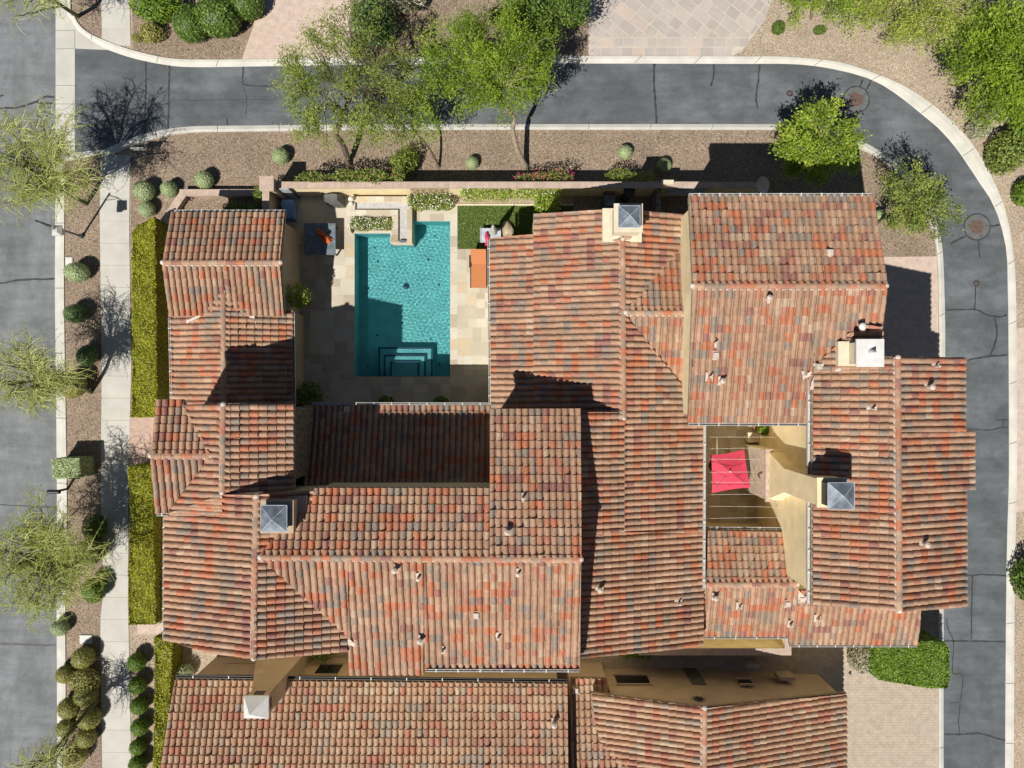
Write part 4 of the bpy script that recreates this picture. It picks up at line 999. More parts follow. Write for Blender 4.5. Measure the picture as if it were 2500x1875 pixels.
# ------------------------------------------------------------------ things round the pool
t = thing("dining_table", P(790, 595), "blue-grey table half in shade left of the pool with an orange bundle on it", "table")
z = .75; p, q = P(742, 622, z), P(819, 545, z)
mb = MB(); mb.box((p.x, p.y, z - .05), (q.x, q.y, z)); mb.build("table_top", 'slate', t)
for x in (p.x + .1, q.x - .1):
    for y in (p.y + .1, q.y - .1):
        mb = MB(); mb.box((x - .035, y - .035, 0), (x + .035, y + .035, z - .052)); mb.build("leg", 'black', t)
mb = MB(); q0 = [(770, 561), (778, 557), (791, 568), (800, 577), (812, 583), (805, 592), (795, 595), (785, 589), (777, 578)]
w = [P2(x, y, .85) for x, y in q0]; cx, cy = sum(a for a, b in w) / 9, sum(b for a, b in w) / 9
v = [(x, y, .755) for x, y in w] + [(cx + (x - cx) * .8, cy + (y - cy) * .8, .88 + .05 * (i % 2)) for i, (x, y) in enumerate(w)] + [(cx, cy, .84)]
mb.add(v, [(i, (i + 1) % 9, 9 + (i + 1) % 9, 9 + i) for i in range(9)] + [(9 + i, 9 + (i + 1) % 9, 18) for i in range(9)])
for k in range(4): a = P(778 + k * 7, 566 + k * 5, .9); b = P(784 + k * 7, 574 + k * 5, .9); mb.tube([(a.x, a.y, .86), ((a.x + b.x) / 2, (a.y + b.y) / 2, .98), (b.x, b.y, .86)], .05, 6)
tag(mb.build("towel", 'orange', org=P(790, 577, .75)), "crumpled orange cloth lying on the blue-grey table by the pool", "towel")
for (x, y, lb) in ((729, 588, "pale garden chair in the shade beside the blue-grey table"),):
    c = P(x, y); t = thing("garden_chair", c, lb, "chair"); mb = MB(); mb.box((c.x - .22, c.y - .22, .42), (c.x + .22, c.y + .22, .46)); mb.build("seat", 'gutter', t)
    mb = MB(); mb.box((c.x - .25, c.y - .22, .46), (c.x - .21, c.y + .22, .9)); mb.build("backrest", 'gutter', t)
    for sx in (-.2, .2):
        for sy in (-.2, .2): mb = MB(); mb.tube([(c.x + sx, c.y + sy, 0), (c.x + sx, c.y + sy, .42)], .02, 6); mb.build("leg", 'gutter', t)
# covered grill
mb = MB(); w = [P2(x, y, .9) for x, y in ((788, 474), (808, 470), (833, 472), (834, 497), (815, 498), (790, 490))]; w = ccw(w); cx, cy = sum(a for a, b in w) / 6, sum(b for a, b in w) / 6
v = [(x, y, .0) for x, y in w] + [(cx + (x - cx) * .97, cy + (y - cy) * .97, .8) for x, y in w] + [(cx + (x - cx) * .62, cy + (y - cy) * .6, 1.1) for x, y in w]
mb.add(v, [(i, (i + 1) % 6, 6 + (i + 1) % 6, 6 + i) for i in range(6)] + [(6 + i, 6 + (i + 1) % 6, 12 + (i + 1) % 6, 12 + i) for i in range(6)] + [tuple(range(12, 18))])
tag(mb.build("covered_grill", 'darkgrey', org=P(812, 490)), "barbecue under a dark grey cover at the foot of the yellow garden wall", "grill")
t = thing("storage_bench", P(700, 520), "blue storage box beside the north-west roof corner in shade", "storage box")
mb = MB(); p, q = pxbox(mb, 688, 489, 713, 530, 0, .86, zr=.95); mb.build("body", 'blue', t)
mb = MB(); mb.box((p.x - .03, p.y - .03, .862), (q.x + .06, q.y + .03, .95)); mb.build("lid", 'blue', t)
t = thing("gate", P(693, 470), "pale grey metal gate between the brick pier and the garden wall", "gate")
mb = MB(); p, q = P(676, 466, 1.4), P(712, 455, 1.4); mb.box((p.x, p.y, .05), (q.x, p.y + .05, 1.7)); mb.build("panel", 'zinc_edge', t)
mb = MB(); mb.tube([(p.x, p.y, 0), (p.x, p.y, 1.8)], .04, 6); mb.tube([(q.x, p.y, 0), (q.x, p.y, 1.8)], .04, 6); mb.build("frame", 'black', t)
# stone skimmer ornament and orange lounger
mb = MB(); c = P(858, 487, .6); mb.ball((c.x, c.y, .72), (.15, .13, .2), 10, 8, 0, lump=.15); mb.ball((c.x - .02, c.y - .22, .62), (.12, .12, .12), 10, 8, 0); tag(mb.build("stone_ornament", 'white', org=(c.x, c.y, .5)), "small white stone ornament at the corner of the water channel", "ornament")
t = thing("sun_lounger", P(1168, 655), "sun lounger with an orange checked cushion beside the pool under the west eave", "sun lounger")
z = .38; p, q = P(1150, 702, z), P(1187, 612, z); yb = P(0, 645, z).y
mb = MB(); mb.box((p.x, p.y, z - .10), (q.x, yb, z)); mb.build("seat_cushion", 'cushion', t)
mb = MB(); mb.add([(p.x, yb, z - .1), (q.x, yb, z - .1), (q.x, q.y, .78), (p.x, q.y, .78), (p.x, yb, z), (q.x, yb, z), (q.x, q.y - .02, .90), (p.x, q.y - .02, .90)], [(0, 3, 2, 1), (4, 5, 6, 7), (0, 1, 5, 4), (1, 2, 6, 5), (2, 3, 7, 6), (3, 0, 4, 7)]); mb.build("back_cushion", 'cushion', t)
mb = MB(); 
for x in (p.x - .03, q.x + .03): mb.box((x - .025, p.y, .2), (x + .025, q.y - .2, .26))
mb.build("frame", 'black', t)
for x in (p.x, q.x):
    for y in (p.y + .15, q.y - .3): mb = MB(); mb.box((x - .025, y - .025, 0), (x + .025, y + .025, .2)); mb.build("leg", 'black', t)
for x in (p.x - .06, q.x + .06):
    mb = MB(); mb.box((x - .03, yb - .2, .52), (x + .03, yb + .45, .56)); mb.build("armrest", 'black', t)
t = thing("play_table", P(1198, 580), "pale grey plastic play table on the lawn with a red toy on it", "table")
z = .5; mb = MB(); p, q = P(1172, 592, z), P(1223, 557, z); mb.box((p.x, p.y, z - .06), (q.x, q.y, z)); mb.box((p.x, p.y, z), (p.x + .04, q.y, z + .05)); mb.box((q.x - .04, p.y, z), (q.x, q.y, z + .05)); mb.build("table_top", 'zinc_edge', t)
for x in (p.x + .1, q.x - .1):
    for y in (p.y + .1, q.y - .1): mb = MB(); mb.tube([(x, y, 0), (x, y, z - .06)], .03, 6); mb.build("leg", 'zinc_edge', t)
mb = MB(); c = P(1189, 580, .6); mb.ball((c.x, c.y, .62), (.13, .16, .12), 10, 8); mb.ball((c.x - .03, c.y + .2, .60), (.09, .09, .09), 8, 6); mb.tube([(c.x, c.y - .1, .58), (c.x - .05, c.y - .42, .55)], .07, 8); mb.tube([(c.x + .1, c.y - .1, .58), (c.x + .12, c.y - .4, .55)], .06, 8); tag(mb.build("toy", 'red', org=(c.x, c.y, .5)), "red plush toy on the pale play table", "toy")
t = thing("closed_umbrella", P(1207, 578), "furled garden umbrella standing on the lawn beside the play table", "umbrella"); c = P(1207, 578)
mb = MB(); mb.tube([(c.x, c.y, 0), (c.x, c.y, 2.75)], .025, 8); mb.build("pole", 'gutter', t)
mb = MB(); mb.lathe((c.x, c.y, 0), [(.14, 1.05), (.20, 1.25), (.15, 1.9), (.07, 2.55), (.02, 2.68)], 12); mb.build("canopy", 'gutter', t)
mb = MB(); mb.lathe((c.x, c.y, 0), [(.28, .02), (.26, .1), (.05, .14)], 14); mb.build("base", 'black', t)
mb = MB(); c = P(1238, 560, .2); mb.ball((c.x, c.y, .15), (.36, .42, .3), 12, 8, lump=.18); tag(mb.build("boulder", 'rock', org=(c.x, c.y, 0)), "tan boulder on the lawn between the play table and the roof", "boulder")
# shaded side yard behind the garden wall
t = thing("grill_cart", P(1490, 485), "grill cart with a red lid in the shaded side yard", "grill"); mb = MB(); pxbox(mb, 1476, 476, 1502, 502, .1, .9); mb.build("body", 'zinc', t); mb = MB(); pxbox(mb, 1476, 463, 1502, 475, .5, 1.0); mb.build("lid", 'rust', t)
t = thing("patio_heater", P(1525, 486), "dark garden heater in the shaded side yard beside the grill cart", "heater"); c = P(1525, 486); mb = MB(); mb.lathe((c.x, c.y, 0), [(.22, 0), (.22, .5), (.04, .55), (.04, 1.5), (.3, 1.52), (.05, 1.7)], 14); mb.build("stand", 'black', t)
t = thing("pipe_bundle", P(1680, 470), "bundle of long blue-grey panels leaning along the garden wall beside the north-east roof", "building material")
for k in range(3):
    mb = MB(); a, b = P(1627 + k * 4, 460 + k * 5, 1.5), P(1733 - k * 6, 459 + k * 4, 1.5); mb.prism([(a.x, a.y - .05), (b.x, b.y - .05), (b.x, b.y + .05), (a.x, a.y + .05)], 1.42 - k * .1, 1.47 - k * .1); mb.build("panel", 'steel', t)
t = thing("satellite_dish", P(1863, 460), "grey satellite dish on a mast behind the north-east roof", "satellite dish"); c = P(1863, 452, 2.6)
mb = MB(); mb.tube([(c.x, c.y, 0), (c.x, c.y, 2.5)], .03, 6); mb.build("mast", 'gutter', t)
mb = MB(); v = []; n = 20; ax = Vector((-.9, -.25, .3)).normalized(); s1 = ax.cross(Vector((0, 0, 1))).normalized(); s2 = s1.cross(ax)
for k in range(n): d = (s1 * math.cos(2 * math.pi * k / n) * .42 + s2 * math.sin(2 * math.pi * k / n) * .46); v += [tuple(c + d), tuple(c + d * .5 - ax * .09)]
v.append(tuple(c - ax * .12)); mb.add(v, [(2 * k, 2 * ((k + 1) % n), 2 * ((k + 1) % n) + 1, 2 * k + 1) for k in range(n)] + [(2 * k + 1, 2 * ((k + 1) % n) + 1, 2 * n) for k in range(n)]); mb.build("reflector", 'gutter', t)
mb = MB(); mb.tube([c - ax * .1, c + ax * .45], .015, 5); mb.ball(tuple(c + ax * .47), .05, 8, 6); mb.build("feed_arm", 'gutter', t)
# ------------------------------------------------------------------ courtyard
t = thing("umbrella", P(1783, 1140), "bright red square garden umbrella open in the inner courtyard", "umbrella"); ap = P(1782, 1151, 2.75); cr = [P(1734, 1111, 2.3), P(1817, 1097, 2.3), P(1833, 1190, 2.3), P(1738, 1204, 2.3)]
mb = MB(); n = 8; v = [tuple(ap)]; ring = []
for j in (1, 2, 3, 4):
    for i in range(4):
        for k in range(n):
            e = cr[i].lerp(cr[(i + 1) % 4], k / n); c0 = (cr[0] + cr[1] + cr[2] + cr[3]) / 4; bow = math.sin(math.pi * k / n); e = e.lerp(c0, .055 * bow); e.z += .03 * bow
            q = ap.lerp(e, j / 4); q.z -= .05 * math.sin(math.pi * j / 4) ; v.append(tuple(q))
m = 4 * n; fs = [(0, 1 + k, 1 + (k + 1) % m) for k in range(m)] + [(1 + j * m + k, 1 + (j + 1) * m + k, 1 + (j + 1) * m + (k + 1) % m, 1 + j * m + (k + 1) % m) for j in range(3) for k in range(m)]
mb.add(v, fs); mb.build("canopy", 'red', t)
mb = MB(); mb.tube([(ap.x, ap.y, 0), tuple(ap + Vector((0, 0, .06)))], .025, 8); mb.build("pole", 'wood', t)
mb = MB(); mb.ball(tuple(ap + Vector((0, 0, .07))), .05, 8, 6); mb.build("finial", 'white', t)
for cc in cr: mb = MB(); mb.tube([tuple(ap - Vector((0, 0, .05))), tuple(cc - Vector((0, 0, .03)))], .012, 5); mb.build("rib", 'wood', t)
mb = MB(); mb.lathe((ap.x, ap.y, .03), [(.3, 0), (.28, .08), (.05, .12)], 14); mb.build("base", 'black', t)
NTH = ["topmost", "second from the top", "third from the top", "fourth from the top", "fifth from the top", "sixth from the top", "third from the bottom", "second from the bottom", "lowest"]
for i, (ya, yb, xe) in enumerate(((1067, 1068, 1960), (1096, 1093, 1948), (1121, 1123, 1930), (1153, 1153, 1925), (1177, 1180, 1925), (1208, 1207, 1957), (1236, 1240, 1957), (1266, 1264, 1960), (1291, 1291, 1960))):
    z = 3.1; a, b = P(1722, ya, z), P(xe, yb, z); t = thing("string_light", (a.x, a.y, z), "%s of nine strings of small lights across the inner courtyard" % NTH[i], "string lights", "light strings across the courtyard")
    pts = [a.lerp(b, k / 12) - Vector((0, 0, .12 * math.sin(math.pi * k / 12))) for k in range(13)]
    mb = MB(); mb.tube(pts, .009, 4); mb.build("cable", 'gutter', t); bulb = None
    for k in range(1, 12, 2):
        if bulb is None: mb = MB(); mb.ball(tuple(pts[k] - Vector((0, 0, .05))), (.025, .025, .045), 8, 6); bulb = mb.build("bulb", 'white', t); b0 = pts[k]
        else: o = bulb.copy(); COL.objects.link(o); o.parent = t; o.location = pts[k] - b0
# ------------------------------------------------------------------ yard between the houses
t = thing("wall_spigot", P(2024, 1640, .5), "small pale pipe stub on the paving beside the neighbour's wall corner", "pipe"); c = P(2074, 1643); mb = MB(); mb.lathe((c.x, c.y, 0), [(.06, 0), (.06, .12), (.03, .13)], 10); mb.build("pipe", 'darkgrey', t)
t = thing("garden_bench", P(1820, 1610), "pale folding bench in the shaded yard between the two houses", "bench"); c = P(1830, 1615)
mb = MB(); mb.box((c.x - .35, c.y - .18, .42), (c.x + .35, c.y + .18, .46)); mb.build("seat", 'gutter', t)
mb = MB(); mb.box((c.x - .35, c.y + .16, .46), (c.x + .35, c.y + .2, .85)); mb.build("backrest", 'gutter', t)
for sx in (-.3, .3):
    for sy in (-.14, .14): mb = MB(); mb.tube([(c.x + sx, c.y + sy, 0), (c.x + sx, c.y + sy, .42)], .02, 5); mb.build("leg", 'gutter', t)

t = thing("brick_planter", P(1850, 1055), "low pale brick ledge by the green pot in the inner courtyard", "planter"); c = P(1852, 1068, .45)
mb = MB(); mb.box((c.x - .55, c.y - .22, .0), (c.x + .35, c.y + .22, .45)); mb.build("ledge", 'facebrick', t)
mb = MB(); mb.box((c.x - .60, c.y - .26, .452), (c.x + .40, c.y + .26, .50)); mb.build("brick_cap", 'facebrick', t)
# ------------------------------------------------------------------ vegetation
def unit(n):
    v = RN.normal(size=(n, 3)); return v / np.linalg.norm(v, axis=1, keepdims=True)
def lumps(D, k=7, amp=.16):
    """uneven radius over directions D"""
    c = unit(k); h = np.zeros(len(D))
    for i in range(k): h += np.exp(-(1 - D @ c[i]) * 5) * RN.uniform(-.6, 1)
    return 1 + amp * h
PROTO = {}
def clipped_proto(mat, var, n=1500, leaf=.075, lump=.03, fuzz=.035, core=.9):
    key = (mat, var)
    if key not in PROTO:
        mb = MB(); mb.ball((0, 0, 0), core, 18, 12, 0, .12)
        D = unit(n); Rr = lumps(D, 6, lump) * (1 - np.abs(RN.normal(size=n)) * fuzz)
        mb.leaves(D * Rr[:, None] * .985, D + RN.normal(size=(n, 3)) * .45, RN.uniform(.6, 1.2, n) * leaf, .45)
        o = mb.build("foliage_source", mat); COL.objects.unlink(o); PROTO[key] = o.data
    return PROTO[key]
def loose_proto(mat, var, n=1900, leaf=.12):
    key = (mat, var, 'l')
    if key not in PROTO:
        mb = MB(); mb.ball((0, 0, -.1), (.68, .68, .6), 14, 10, 0, .05, lump=.1)
        D = unit(n); Rr = lumps(D, 10, .25) * (.62 + .42 * RN.random(n) ** .5)
        mb.leaves(D * Rr[:, None], D + RN.normal(size=(n, 3)) * .8, RN.uniform(.5, 1.2, n) * leaf, .38)
        o = mb.build("foliage_source", mat); COL.objects.unlink(o); PROTO[key] = o.data
    return PROTO[key]
NV = [0]
def bush(px, py, r, mat, label, group=None, ry=None, sz=1.0, loose=False, name="topiary_ball", cat="topiary", up=.93):
    """plant whose outline is r (by ry) photo pixels round px,py"""
    ry = ry or r; NV[0] += 1; zc = .45
    for _ in range(5): rx_, ry_ = r * (H - zc) / F, ry * (H - zc) / F; rz = (rx_ * ry_) ** .5 * sz; zc = rz * up
    data = (loose_proto if loose else clipped_proto)(mat, NV[0] % 3); c = P(px, py, zc)
    o = bpy.data.objects.new(name, data); COL.objects.link(o); o.location = c; o.scale = (rx_, ry_, rz)
    if abs(r - ry) < .15 * r: o.rotation_euler = (0, 0, R.uniform(0, 6.28))
    tag(o, label, cat, group); return o
G1 = "clipped pale topiary balls on the brown beds"
for (x, y, r, lb) in ((351, 466, 26, "pale clipped topiary ball nearest the sidewalk above a smaller ball"), (359, 511, 20, "small pale topiary ball just north of the yellow hedge's rounded end"),
                      (413, 462, 21, "pale topiary ball at the corner of the brick planter wall"), (498, 439, 23, "pale topiary ball just north of the straight brick planter wall"),
                      (685, 381, 21, "pale topiary ball north of the square brick pier"), (1152, 398, 17, "pale topiary ball standing between the two bare leaning trunks"),
                      (1526, 372, 18, "pale topiary ball on the brown bed right of the pink flowering vine"), (1621, 404, 18, "pale topiary ball half inside the roof shadow by the garden wall")):
    bush(x, y, r, 'sage', lb, G1)
bush(2148, 528, 17, 'sage', "pale topiary ball close to the north-east roof corner", G1)
bush(188, 665, 30, 'sage', "large pale topiary ball beside the white utility lid", G1, ry=25, sz=1.05)
G2 = "dark topiary balls in the street planting strip"
bush(185, 766, 28, 'topdark', "dark topiary ball next south of the large pale ball in the strip", G2, ry=24)
bush(213, 868, 28, 'topdark', "dark topiary ball touching the sidewalk edge in the planting strip", G2, ry=24)
bush(178, 940, 32, 'olive', "dull yellowish topiary ball half under the thin street tree", G2, ry=34)
bush(230, 1440, 32, 'greenhedge', "green rounded shrub bulging over the sidewalk under the lower street tree", None, ry=28, name="round_shrub", cat="shrub")
bush(222, 1345, 34, 'topdark', "dark round shrub in the strip under the lower street tree", None, ry=32, name="round_shrub", cat="shrub")
bush(232, 1290, 28, 'shrub', "dark green shrub at the sidewalk edge north of the lower street tree trunk", None, ry=26, loose=True, name="round_shrub", cat="shrub")
bush(147, 1533, 22, 'sage', "pale green topiary ball over the kerb below the lower street tree", G1, ry=20)
G3 = "olive shrubs crowded in the lower planting strip"
for (x, y, r, lb) in ((203, 1606, 27, "olive round shrub at the north end of the crowd, below the meter lid"), (159, 1646, 22, "small olive shrub overhanging the kerb, northern one of three"),
                      (207, 1660, 29, "pale olive shrub second from the north beside the sidewalk"), (210, 1697, 28, "olive shrub third from the north beside the sidewalk"), (168, 1728, 26, "pale shrub over the kerb in the middle of the olive crowd"),
                      (218, 1752, 28, "olive shrub under the dark leaning branch near the sidewalk"), (161, 1777, 23, "southern small olive shrub overhanging the kerb"), (211, 1800, 25, "olive shrub just south of the dark leaning branch"),
                      (181, 1842, 29, "olive shrub at the bottom edge of the photo beside the kerb")):
    bush(x, y, r, 'olive', lb, G3, loose=(r > 28), name="round_shrub", cat="shrub")
G4 = "green balls along the lower sidewalk"
for (x, y, r, lb) in ((334, 1616, 23, "green ball shrub at the north end of the row right of the sidewalk"), (336, 1672, 22, "second green ball from the north in the sidewalk row"), (340, 1722, 22, "third green ball from the north in the sidewalk row"),
                      (342, 1774, 22, "third green ball from the bottom in the sidewalk row"), (336, 1823, 20, "second green ball from the bottom in the sidewalk row"), (337, 1866, 23, "green ball at the bottom end of the sidewalk row")):
    bush(x, y, r, 'greenhedge', lb, G4)
bush(450, 1643, 21, 'sage', "pale grey-green shrub at the neighbour's north-west roof corner", None, loose=True, name="round_shrub", cat="shrub")
bush(430, 1632, 15, 'shrub', "small green shrub left of the pale shrub at the neighbour's roof corner", None, loose=True, name="round_shrub", cat="shrub")
# shrubs along the top
for (x, y, r, ry, m, lb) in ((380, 16, 58, 34, 'greenhedge', "light green spreading shrub at the top left beside the sidewalk"), (466, 58, 46, 44, 'shrub', "dark green mounded shrub left of the larger mound, top left"), (532, 42, 58, 48, 'shrub', "largest dark green mounded shrub, middle of the top left group"),
                            (598, 10, 48, 38, 'shrub', "dark green mounded shrub at the edge of the pink driveway"), (368, 80, 26, 24, 'olive', "dry brownish small shrub on the chips at top left"), (334, 92, 13, 10, 'olive', "tiny dry shrub beside the top sidewalk end"),
                            (908, 54, 50, 54, 'topdark', "dark blue-green round shrub right of the pink driveway"), (985, -2, 55, 30, 'grey', "greyish shrub cut by the top edge behind the feathery trees"), (2458, 372, 44, 46, 'citrus', "shrub on the tan gravel right of the lane bend"), (2390, 318, 26, 22, 'grey', "pale dry shrub on tan gravel beside the lane bend"), (2506, 330, 42, 52, 'shrub', "dark shrub cut by the right edge below the big green thicket"), (2502, 470, 26, 30, 'greenhedge', "spiky green plant cut by the right edge"),
                            (2522, 1415, 40, 56, 'shrub', "dark shrub cut by the right edge beside the lower lane"), (1900, 68, 15, 15, 'shrub', "small green shrub beside the grey stone driveway's edge"), (2000, 74, 14, 10, 'shrub', "tiny green tuft on tan gravel above the lane")):
    bush(x, y, r, m, lb, None, ry=ry, loose=(r < 45 or r > 60 or m != 'shrub'), name="round_shrub", cat="shrub", sz=.9 if r < 60 else .6)
bush(1393, 40, 19, 'sage', "pale topiary ball in the tree shadow beside the grey stone driveway", G1)
bush(2104, 1605, 30, 'grey', "pale dry shrub beside the large green block hedge", None, ry=36, loose=True, name="round_shrub", cat="shrub")
bush(985, 398, 32, 'mesq_dull', "rounded green shrub at the garden wall beneath the feathery trees", None, ry=34, loose=True, name="round_shrub", cat="shrub")
# ---- clipped hedges
def hedge(poly, z, mat, label, seeds=1150, leaf=.07, group=None, fuzz=.065, wavy=.09):
    w = ccw([P2(x, y, z) for x, y in poly]); n = len(w); cx, cy = sum(a for a, b in w) / n, sum(b for a, b in w) / n
    mb = MB(); ins = [(cx + (x - cx) * (1 - .07 / max(.3, math.hypot(x - cx, y - cy))), cy + (y - cy) * (1 - .07 / max(.3, math.hypot(x - cx, y - cy)))) for x, y in w]
    mb.prism(ins, 0, z - .06 - 1.6 * fuzz, 0, .1)
    pts, nr = [], []
    A = abs(sum(w[i][0] * w[(i + 1) % n][1] - w[(i + 1) % n][0] * w[i][1] for i in range(n))) / 2
    xs = [a for a, b in w]; ys_ = [b for a, b in w]; need = int(A * seeds)
    q = np.array(w)
    while len(pts) < need:
        m = need; X = RN.uniform(min(xs), max(xs), m); Y = RN.uniform(min(ys_), max(ys_), m); ins_ = np.zeros(m, bool); j = n - 1
        for i in range(n):
            c1 = (q[i, 1] > Y) != (q[j, 1] > Y); xx = (q[j, 0] - q[i, 0]) * (Y - q[i, 1]) / (q[j, 1] - q[i, 1] + 1e-12) + q[i, 0]; ins_ ^= c1 & (X < xx); j = i
        for x, y in zip(X[ins_], Y[ins_]): pts.append((x, y, z + wavy * math.sin(x * 3.1 + y * 2.3) * math.sin(y * 1.7) - abs(R.gauss(0, fuzz)))); nr.append((0, 0, 1))
    for i in range(n):
        a, b = w[i], w[(i + 1) % n]; L = math.dist(a, b); nx, ny = (b[1] - a[1]) / L, -(b[0] - a[0]) / L
        for _ in range(int(L * z * seeds * .7)): t = R.random(); d = abs(R.gauss(0, fuzz)); pts.append((a[0] + (b[0] - a[0]) * t - nx * d, a[1] + (b[1] - a[1]) * t - ny * d, R.uniform(.02, z))); nr.append((nx, ny, .4))
    N = np.array(nr) + RN.normal(size=(len(nr), 3)) * .5
    mb.leaves(np.array(pts), N, RN.uniform(.6, 1.25, len(pts)) * leaf, .42)
    return tag(mb.build("clipped_hedge", mat, org=(cx, cy, 0)), label, "hedge", group)
hedge([(323, 568), (333, 553), (352, 541), (377, 531), (379, 700), (381, 900), (385, 1018), (320, 1018), (323, 850), (323, 700)], 1.75, 'hedge', "long yellow-green clipped hedge with a rounded north end beside the sidewalk")
hedge([(314, 1139), (371, 1139), (372, 1300), (378, 1400), (381, 1524), (314, 1526), (312, 1400), (319, 1250)], 1.75, 'hedge', "yellow-green clipped hedge south of the red paved entry path")
hedge([(376, 1556), (422, 1566), (414, 1690), (404, 1800), (402, 2050), (372, 2050), (376, 1700)], 1.3, 'hedge', "narrow ragged yellow hedge left of the neighbour's roof", fuzz=.12, wavy=.1)
hedge([(126, 1121), (192, 1119), (196, 1166), (130, 1169)], 1.35, 'sage', "pale block-shaped clipped hedge overhanging the kerb beside the mailbox", wavy=.02)
hedge([(2137, 1577), (2240, 1573), (2250, 1566), (2305, 1568), (2318, 1585), (2320, 1650), (2314, 1682), (2245, 1677), (2145, 1660), (2136, 1630)], 1.9, 'greenhedge', "large green block hedge beside the lower right driveway", fuzz=.08, wavy=.08)
# ---- leafy masses: vines, planters
def leafbox(name, cat, label, boxes, mat, n, leaf, petals=None, np_=0, group=None, core=True):
    """boxes: photo rect + z range; leaves fill the box, denser near the upper surface"""
    mb = MB(); mats = [mat] + ([petals] if petals else []); tot = 0; org = None; V = sum((c - a) * (d - b) for a, b, c, d, _, _ in boxes)
    for (a, b, c, d, z0, z1) in boxes:
        p, q = P(a, d, z1), P(c, b, z1); org = org or (p.x, p.y, 0); k = int(n * (c - a) * (d - b) / V)
        C = np.stack([RN.uniform(p.x, q.x, k), RN.uniform(p.y, q.y, k), z1 - (z1 - z0) * RN.random(k) ** 1.7], 1); mid = np.array(((p.x + q.x) / 2, (p.y + q.y) / 2, (z0 + z1) / 2))
        e = np.abs(C - mid) / np.array(((q.x - p.x) / 2, (q.y - p.y) / 2, (z1 - z0) / 2)); keep = (e[:, 0] ** 3 + e[:, 1] ** 3 + e[:, 2] ** 3 * .5) < (1.0 + .7 * np.sin(C[:, 0] * 4 + C[:, 1]) * RN.random(k)); C = C[keep]
        mb.leaves(C, RN.normal(size=(len(C), 3)) * .7 + (0, 0, .8), RN.uniform(.55, 1.2, len(C)) * leaf, .42)
        if petals:
            m = int(np_ * (c - a) * (d - b) / V); Cp = np.stack([RN.uniform(p.x + .05, q.x - .05, m), RN.uniform(p.y + .03, q.y - .03, m), RN.uniform(z1 - .12, z1 + .03, m)], 1)
            mb.leaves(Cp, RN.normal(size=(m, 3)) * .4 + (0, 0, 1), RN.uniform(.022, .042, m), .8, 1)
        for _ in range(3): x = R.uniform(p.x + .2, q.x - .2) if q.x - p.x > .5 else (p.x + q.x) / 2; y = (p.y + q.y) / 2; mb.tube([(x, y, 0), (x + R.uniform(-.1, .1), y, z1 - .15)], .02, 4, 0, .05)
    return tag(mb.build(name, mats, org=org), label, cat, group)
leafbox("flowering_vine", "vine", "long leafy vine mass on the outer side of the garden wall near the brick pier", [(708, 416, 820, 446, .2, 1.95), (800, 408, 960, 448, .2, 2.0), (950, 400, 985, 446, .3, 1.9)], 'citrus', 5200, .07, 'pink', 30)
leafbox("flowering_vine", "vine", "vine with bright pink flowers on the outer side of the garden wall", [(1248, 420, 1330, 441, .2, 1.6), (1300, 410, 1405, 440, .2, 1.75)], 'citrus', 1900, .06, 'pink', 110)
leafbox("flowering_vine", "vine", "light green leafy vine at the wall left of the shaded pale ball", [(1474, 408, 1560, 440, .2, 1.5), (1545, 412, 1600, 440, .2, 1.4)], 'citrus', 1800, .065)
leafbox("flowering_vine", "vine", "white-flowered vine along the inner garden wall behind the lawn", [(1115, 450, 1250, 480, .3, 1.75), (1240, 450, 1372, 478, .3, 1.7), (1305, 470, 1372, 515, .2, 1.5)], 'ficus', 4600, .07, 'petal', 80)
leafbox("flowering_shrub", "shrub", "white-flowered shrub against the garden wall beside the water channel", [(992, 468, 1108, 508, .0, .95)], 'citrus', 2800, .07, 'petal', 150)
leafbox("flowering_shrub", "shrub", "white-flowered shrub in the planter of the water channel", [(846, 528, 955, 562, .28, .72)], 'citrus', 1900, .06, 'petal', 220)
leafbox("climbing_plant", "vine", "small green climber on the west side of the brick pier", [(616, 450, 642, 490, .3, 1.8)], 'shrub', 700, .07)
leafbox("round_shrub", "shrub", "dark shrub in the corner bed south of the brick planter wall", [(535, 490, 630, 520, .0, 1.3)], 'shrub', 1500, .07)
leafbox("yard_grass", "plant", "tufts of green grass along the south eave in the gap between the houses", [(1520, 1588, 1590, 1612, 0, .9), (1580, 1583, 1685, 1600, 0, .8)], 'greenhedge', 900, .11)
leafbox("yard_shrub", "plant", "green shrub in the dark gap near the neighbour's chimney", [(752, 1595, 812, 1618, 0, 1.2)], 'shrub', 500, .09)
def potted(px, py, r, z, mat, label, potr=.22):
    c = P(px, py, z); t = thing("potted_plant", (c.x, c.y, 0), label, "plant"); rm = r * (H - z) / F
    mb = MB(); mb.lathe((c.x, c.y, 0), [(potr * .7, .02), (potr, .42), (potr * 1.08, .46), (potr * .9, .46), (potr * .85, .40)], 14); mb.build("pot", 'pot', t)
    mb = MB(); mb.tube([(c.x, c.y, .4), (c.x, c.y, z)], .03, 6); mb.build("stem", 'bark', t)
    mb = MB(); n = 1100; D = unit(n); rr = lumps(D, 9, .3) * (.5 + .55 * RN.random(n) ** .5) * rm; mb.leaves(D * rr[:, None] + np.array((c.x, c.y, z)), D + RN.normal(size=(n, 3)) * .7, RN.uniform(.04, .085, n), .45); mb.build("foliage", mat, t)
potted(729, 726, 27, 1.9, 'ficus', "small bright citrus tree in a pot beside the west wing's eave")
potted(755, 962, 30, 1.2, 'shrub', "dark bushy potted plant in the shaded south-west terrace corner")
potted(940, 983, 17, .8, 'shrub', "small potted plant in shade at the eave south of the pool")
potted(1075, 985, 18, .7, 'shrub', "low potted plant in shade at the south-east terrace corner")
potted(1868, 1046, 17, 1.5, 'greenhedge', "green potted plant in the sunny corner of the inner courtyard")
